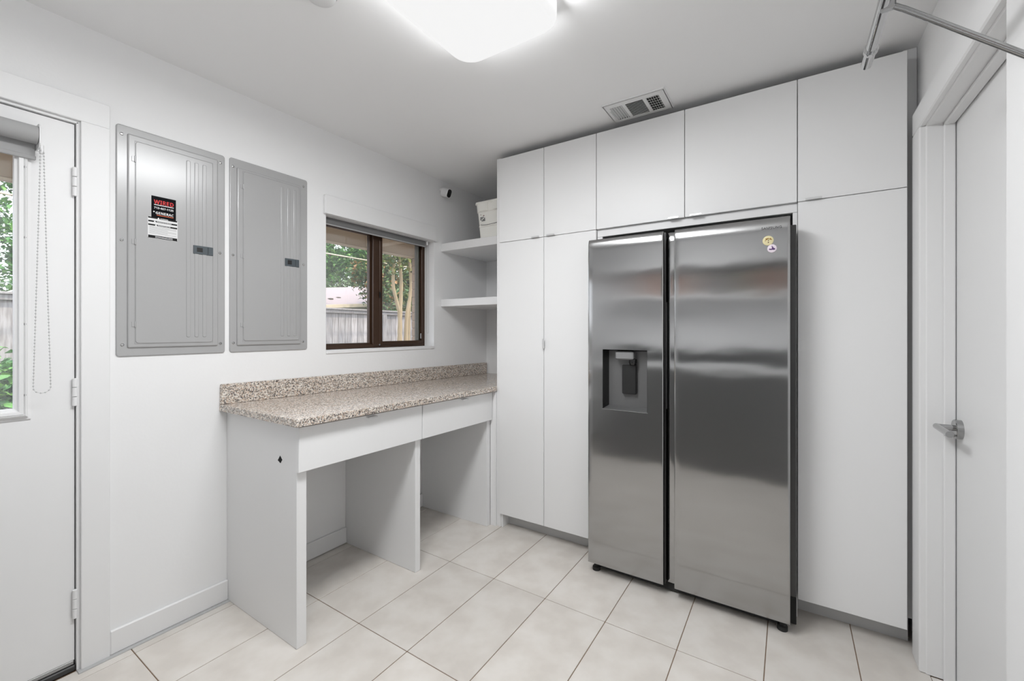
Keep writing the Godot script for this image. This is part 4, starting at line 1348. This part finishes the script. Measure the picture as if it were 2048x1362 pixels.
	t = thing("tree", Vector3(9.2, 0.55, -9.8), "dense olive green tree behind the fence, right in the window", "tree", "trees beyond the fence")
	trunk(t, "trunk", [Vector3(9.2, 0.5, -9.8), Vector3(9.2, 2.2, -9.8), Vector3(9.3, 4.0, -9.8)], 0.12, 0.05, M.bark_dark)
	foliage(t, [[Vector3(8.6, 2.6, -9.6), 0.75], [Vector3(9.3, 2.2, -9.6), 0.7], [Vector3(9.8, 3.0, -9.7), 0.8], [Vector3(8.9, 3.4, -9.7), 0.8], [Vector3(8.4, 1.9, -9.3), 0.45], [Vector3(9.9, 1.9, -9.5), 0.6], [Vector3(9.6, 3.9, -9.8), 0.8]], 7000, broad, G4)
	# crape myrtle in front of the fence
	t = thing("tree", Vector3(4.75, 0.25, -5.2), "multi-stemmed pale-barked tree in front of the fence", "tree")
	trunk(t, "trunk", [Vector3(4.70, 0.25, -5.2), Vector3(4.70, 1.1, -5.2), Vector3(4.70, 1.58, -5.2), Vector3(4.58, 1.95, -5.2), Vector3(4.60, 2.45, -5.2)], 0.042, 0.020, M.bark)
	trunk(t, "trunk", [Vector3(4.72, 0.25, -5.2), Vector3(4.705, 1.3, -5.19), Vector3(4.73, 1.75, -5.2), Vector3(4.74, 2.1, -5.2), Vector3(4.68, 2.55, -5.2)], 0.045, 0.022, M.bark)
	trunk(t, "trunk", [Vector3(4.83, 0.25, -5.2), Vector3(4.84, 1.14, -5.2), Vector3(4.87, 1.6, -5.2), Vector3(4.95, 1.95, -5.2), Vector3(4.91, 2.5, -5.2)], 0.042, 0.022, M.bark)
	trunk(t, "trunk", [Vector3(4.98, 0.25, -5.3), Vector3(5.00, 1.3, -5.3), Vector3(5.03, 1.9, -5.3), Vector3(5.10, 2.5, -5.3)], 0.03, 0.016, M.bark)
	foliage(t, [[Vector3(4.55, 2.52, -5.2), 0.22], [Vector3(4.8, 2.6, -5.2), 0.3], [Vector3(5.05, 2.55, -5.2), 0.25], [Vector3(4.75, 3.0, -5.2), 0.5]], 900, small, G4)
	# planting seen through the door glass
	t = thing("tree", Vector3(1.2, 0.55, -8.6), "leafy green tree behind the fence, seen through the door glass", "tree", "trees beyond the fence")
	trunk(t, "trunk", [Vector3(1.3, 0.5, -8.6), Vector3(1.3, 2.0, -8.6), Vector3(1.2, 4.0, -8.6)], 0.1, 0.05, M.bark_dark)
	foliage(t, [[Vector3(0.9, 2.4, -8.3), 0.5], [Vector3(1.3, 3.0, -8.3), 0.6], [Vector3(0.8, 3.5, -8.4), 0.6], [Vector3(1.2, 2.0, -8.3), 0.4], [Vector3(0.4, 2.8, -8.4), 0.6], [Vector3(1.8, 3.4, -8.4), 0.6]], 5200, small, G1)
	t = thing("bush", Vector3(0.7, 0.45, -5.9), "low leafy green bush growing on the mulch before the fence", "bush")
	foliage(t, [[Vector3(0.72, 0.78, -5.9), 0.22], [Vector3(0.5, 0.72, -5.9), 0.22], [Vector3(0.92, 0.74, -5.95), 0.18]], 1300, small, G1)
	trunk(t, "stem", [Vector3(0.7, 0.36, -5.9), Vector3(0.7, 0.6, -5.9), Vector3(0.72, 0.8, -5.9)], 0.012, 0.006, M.bark_dark)
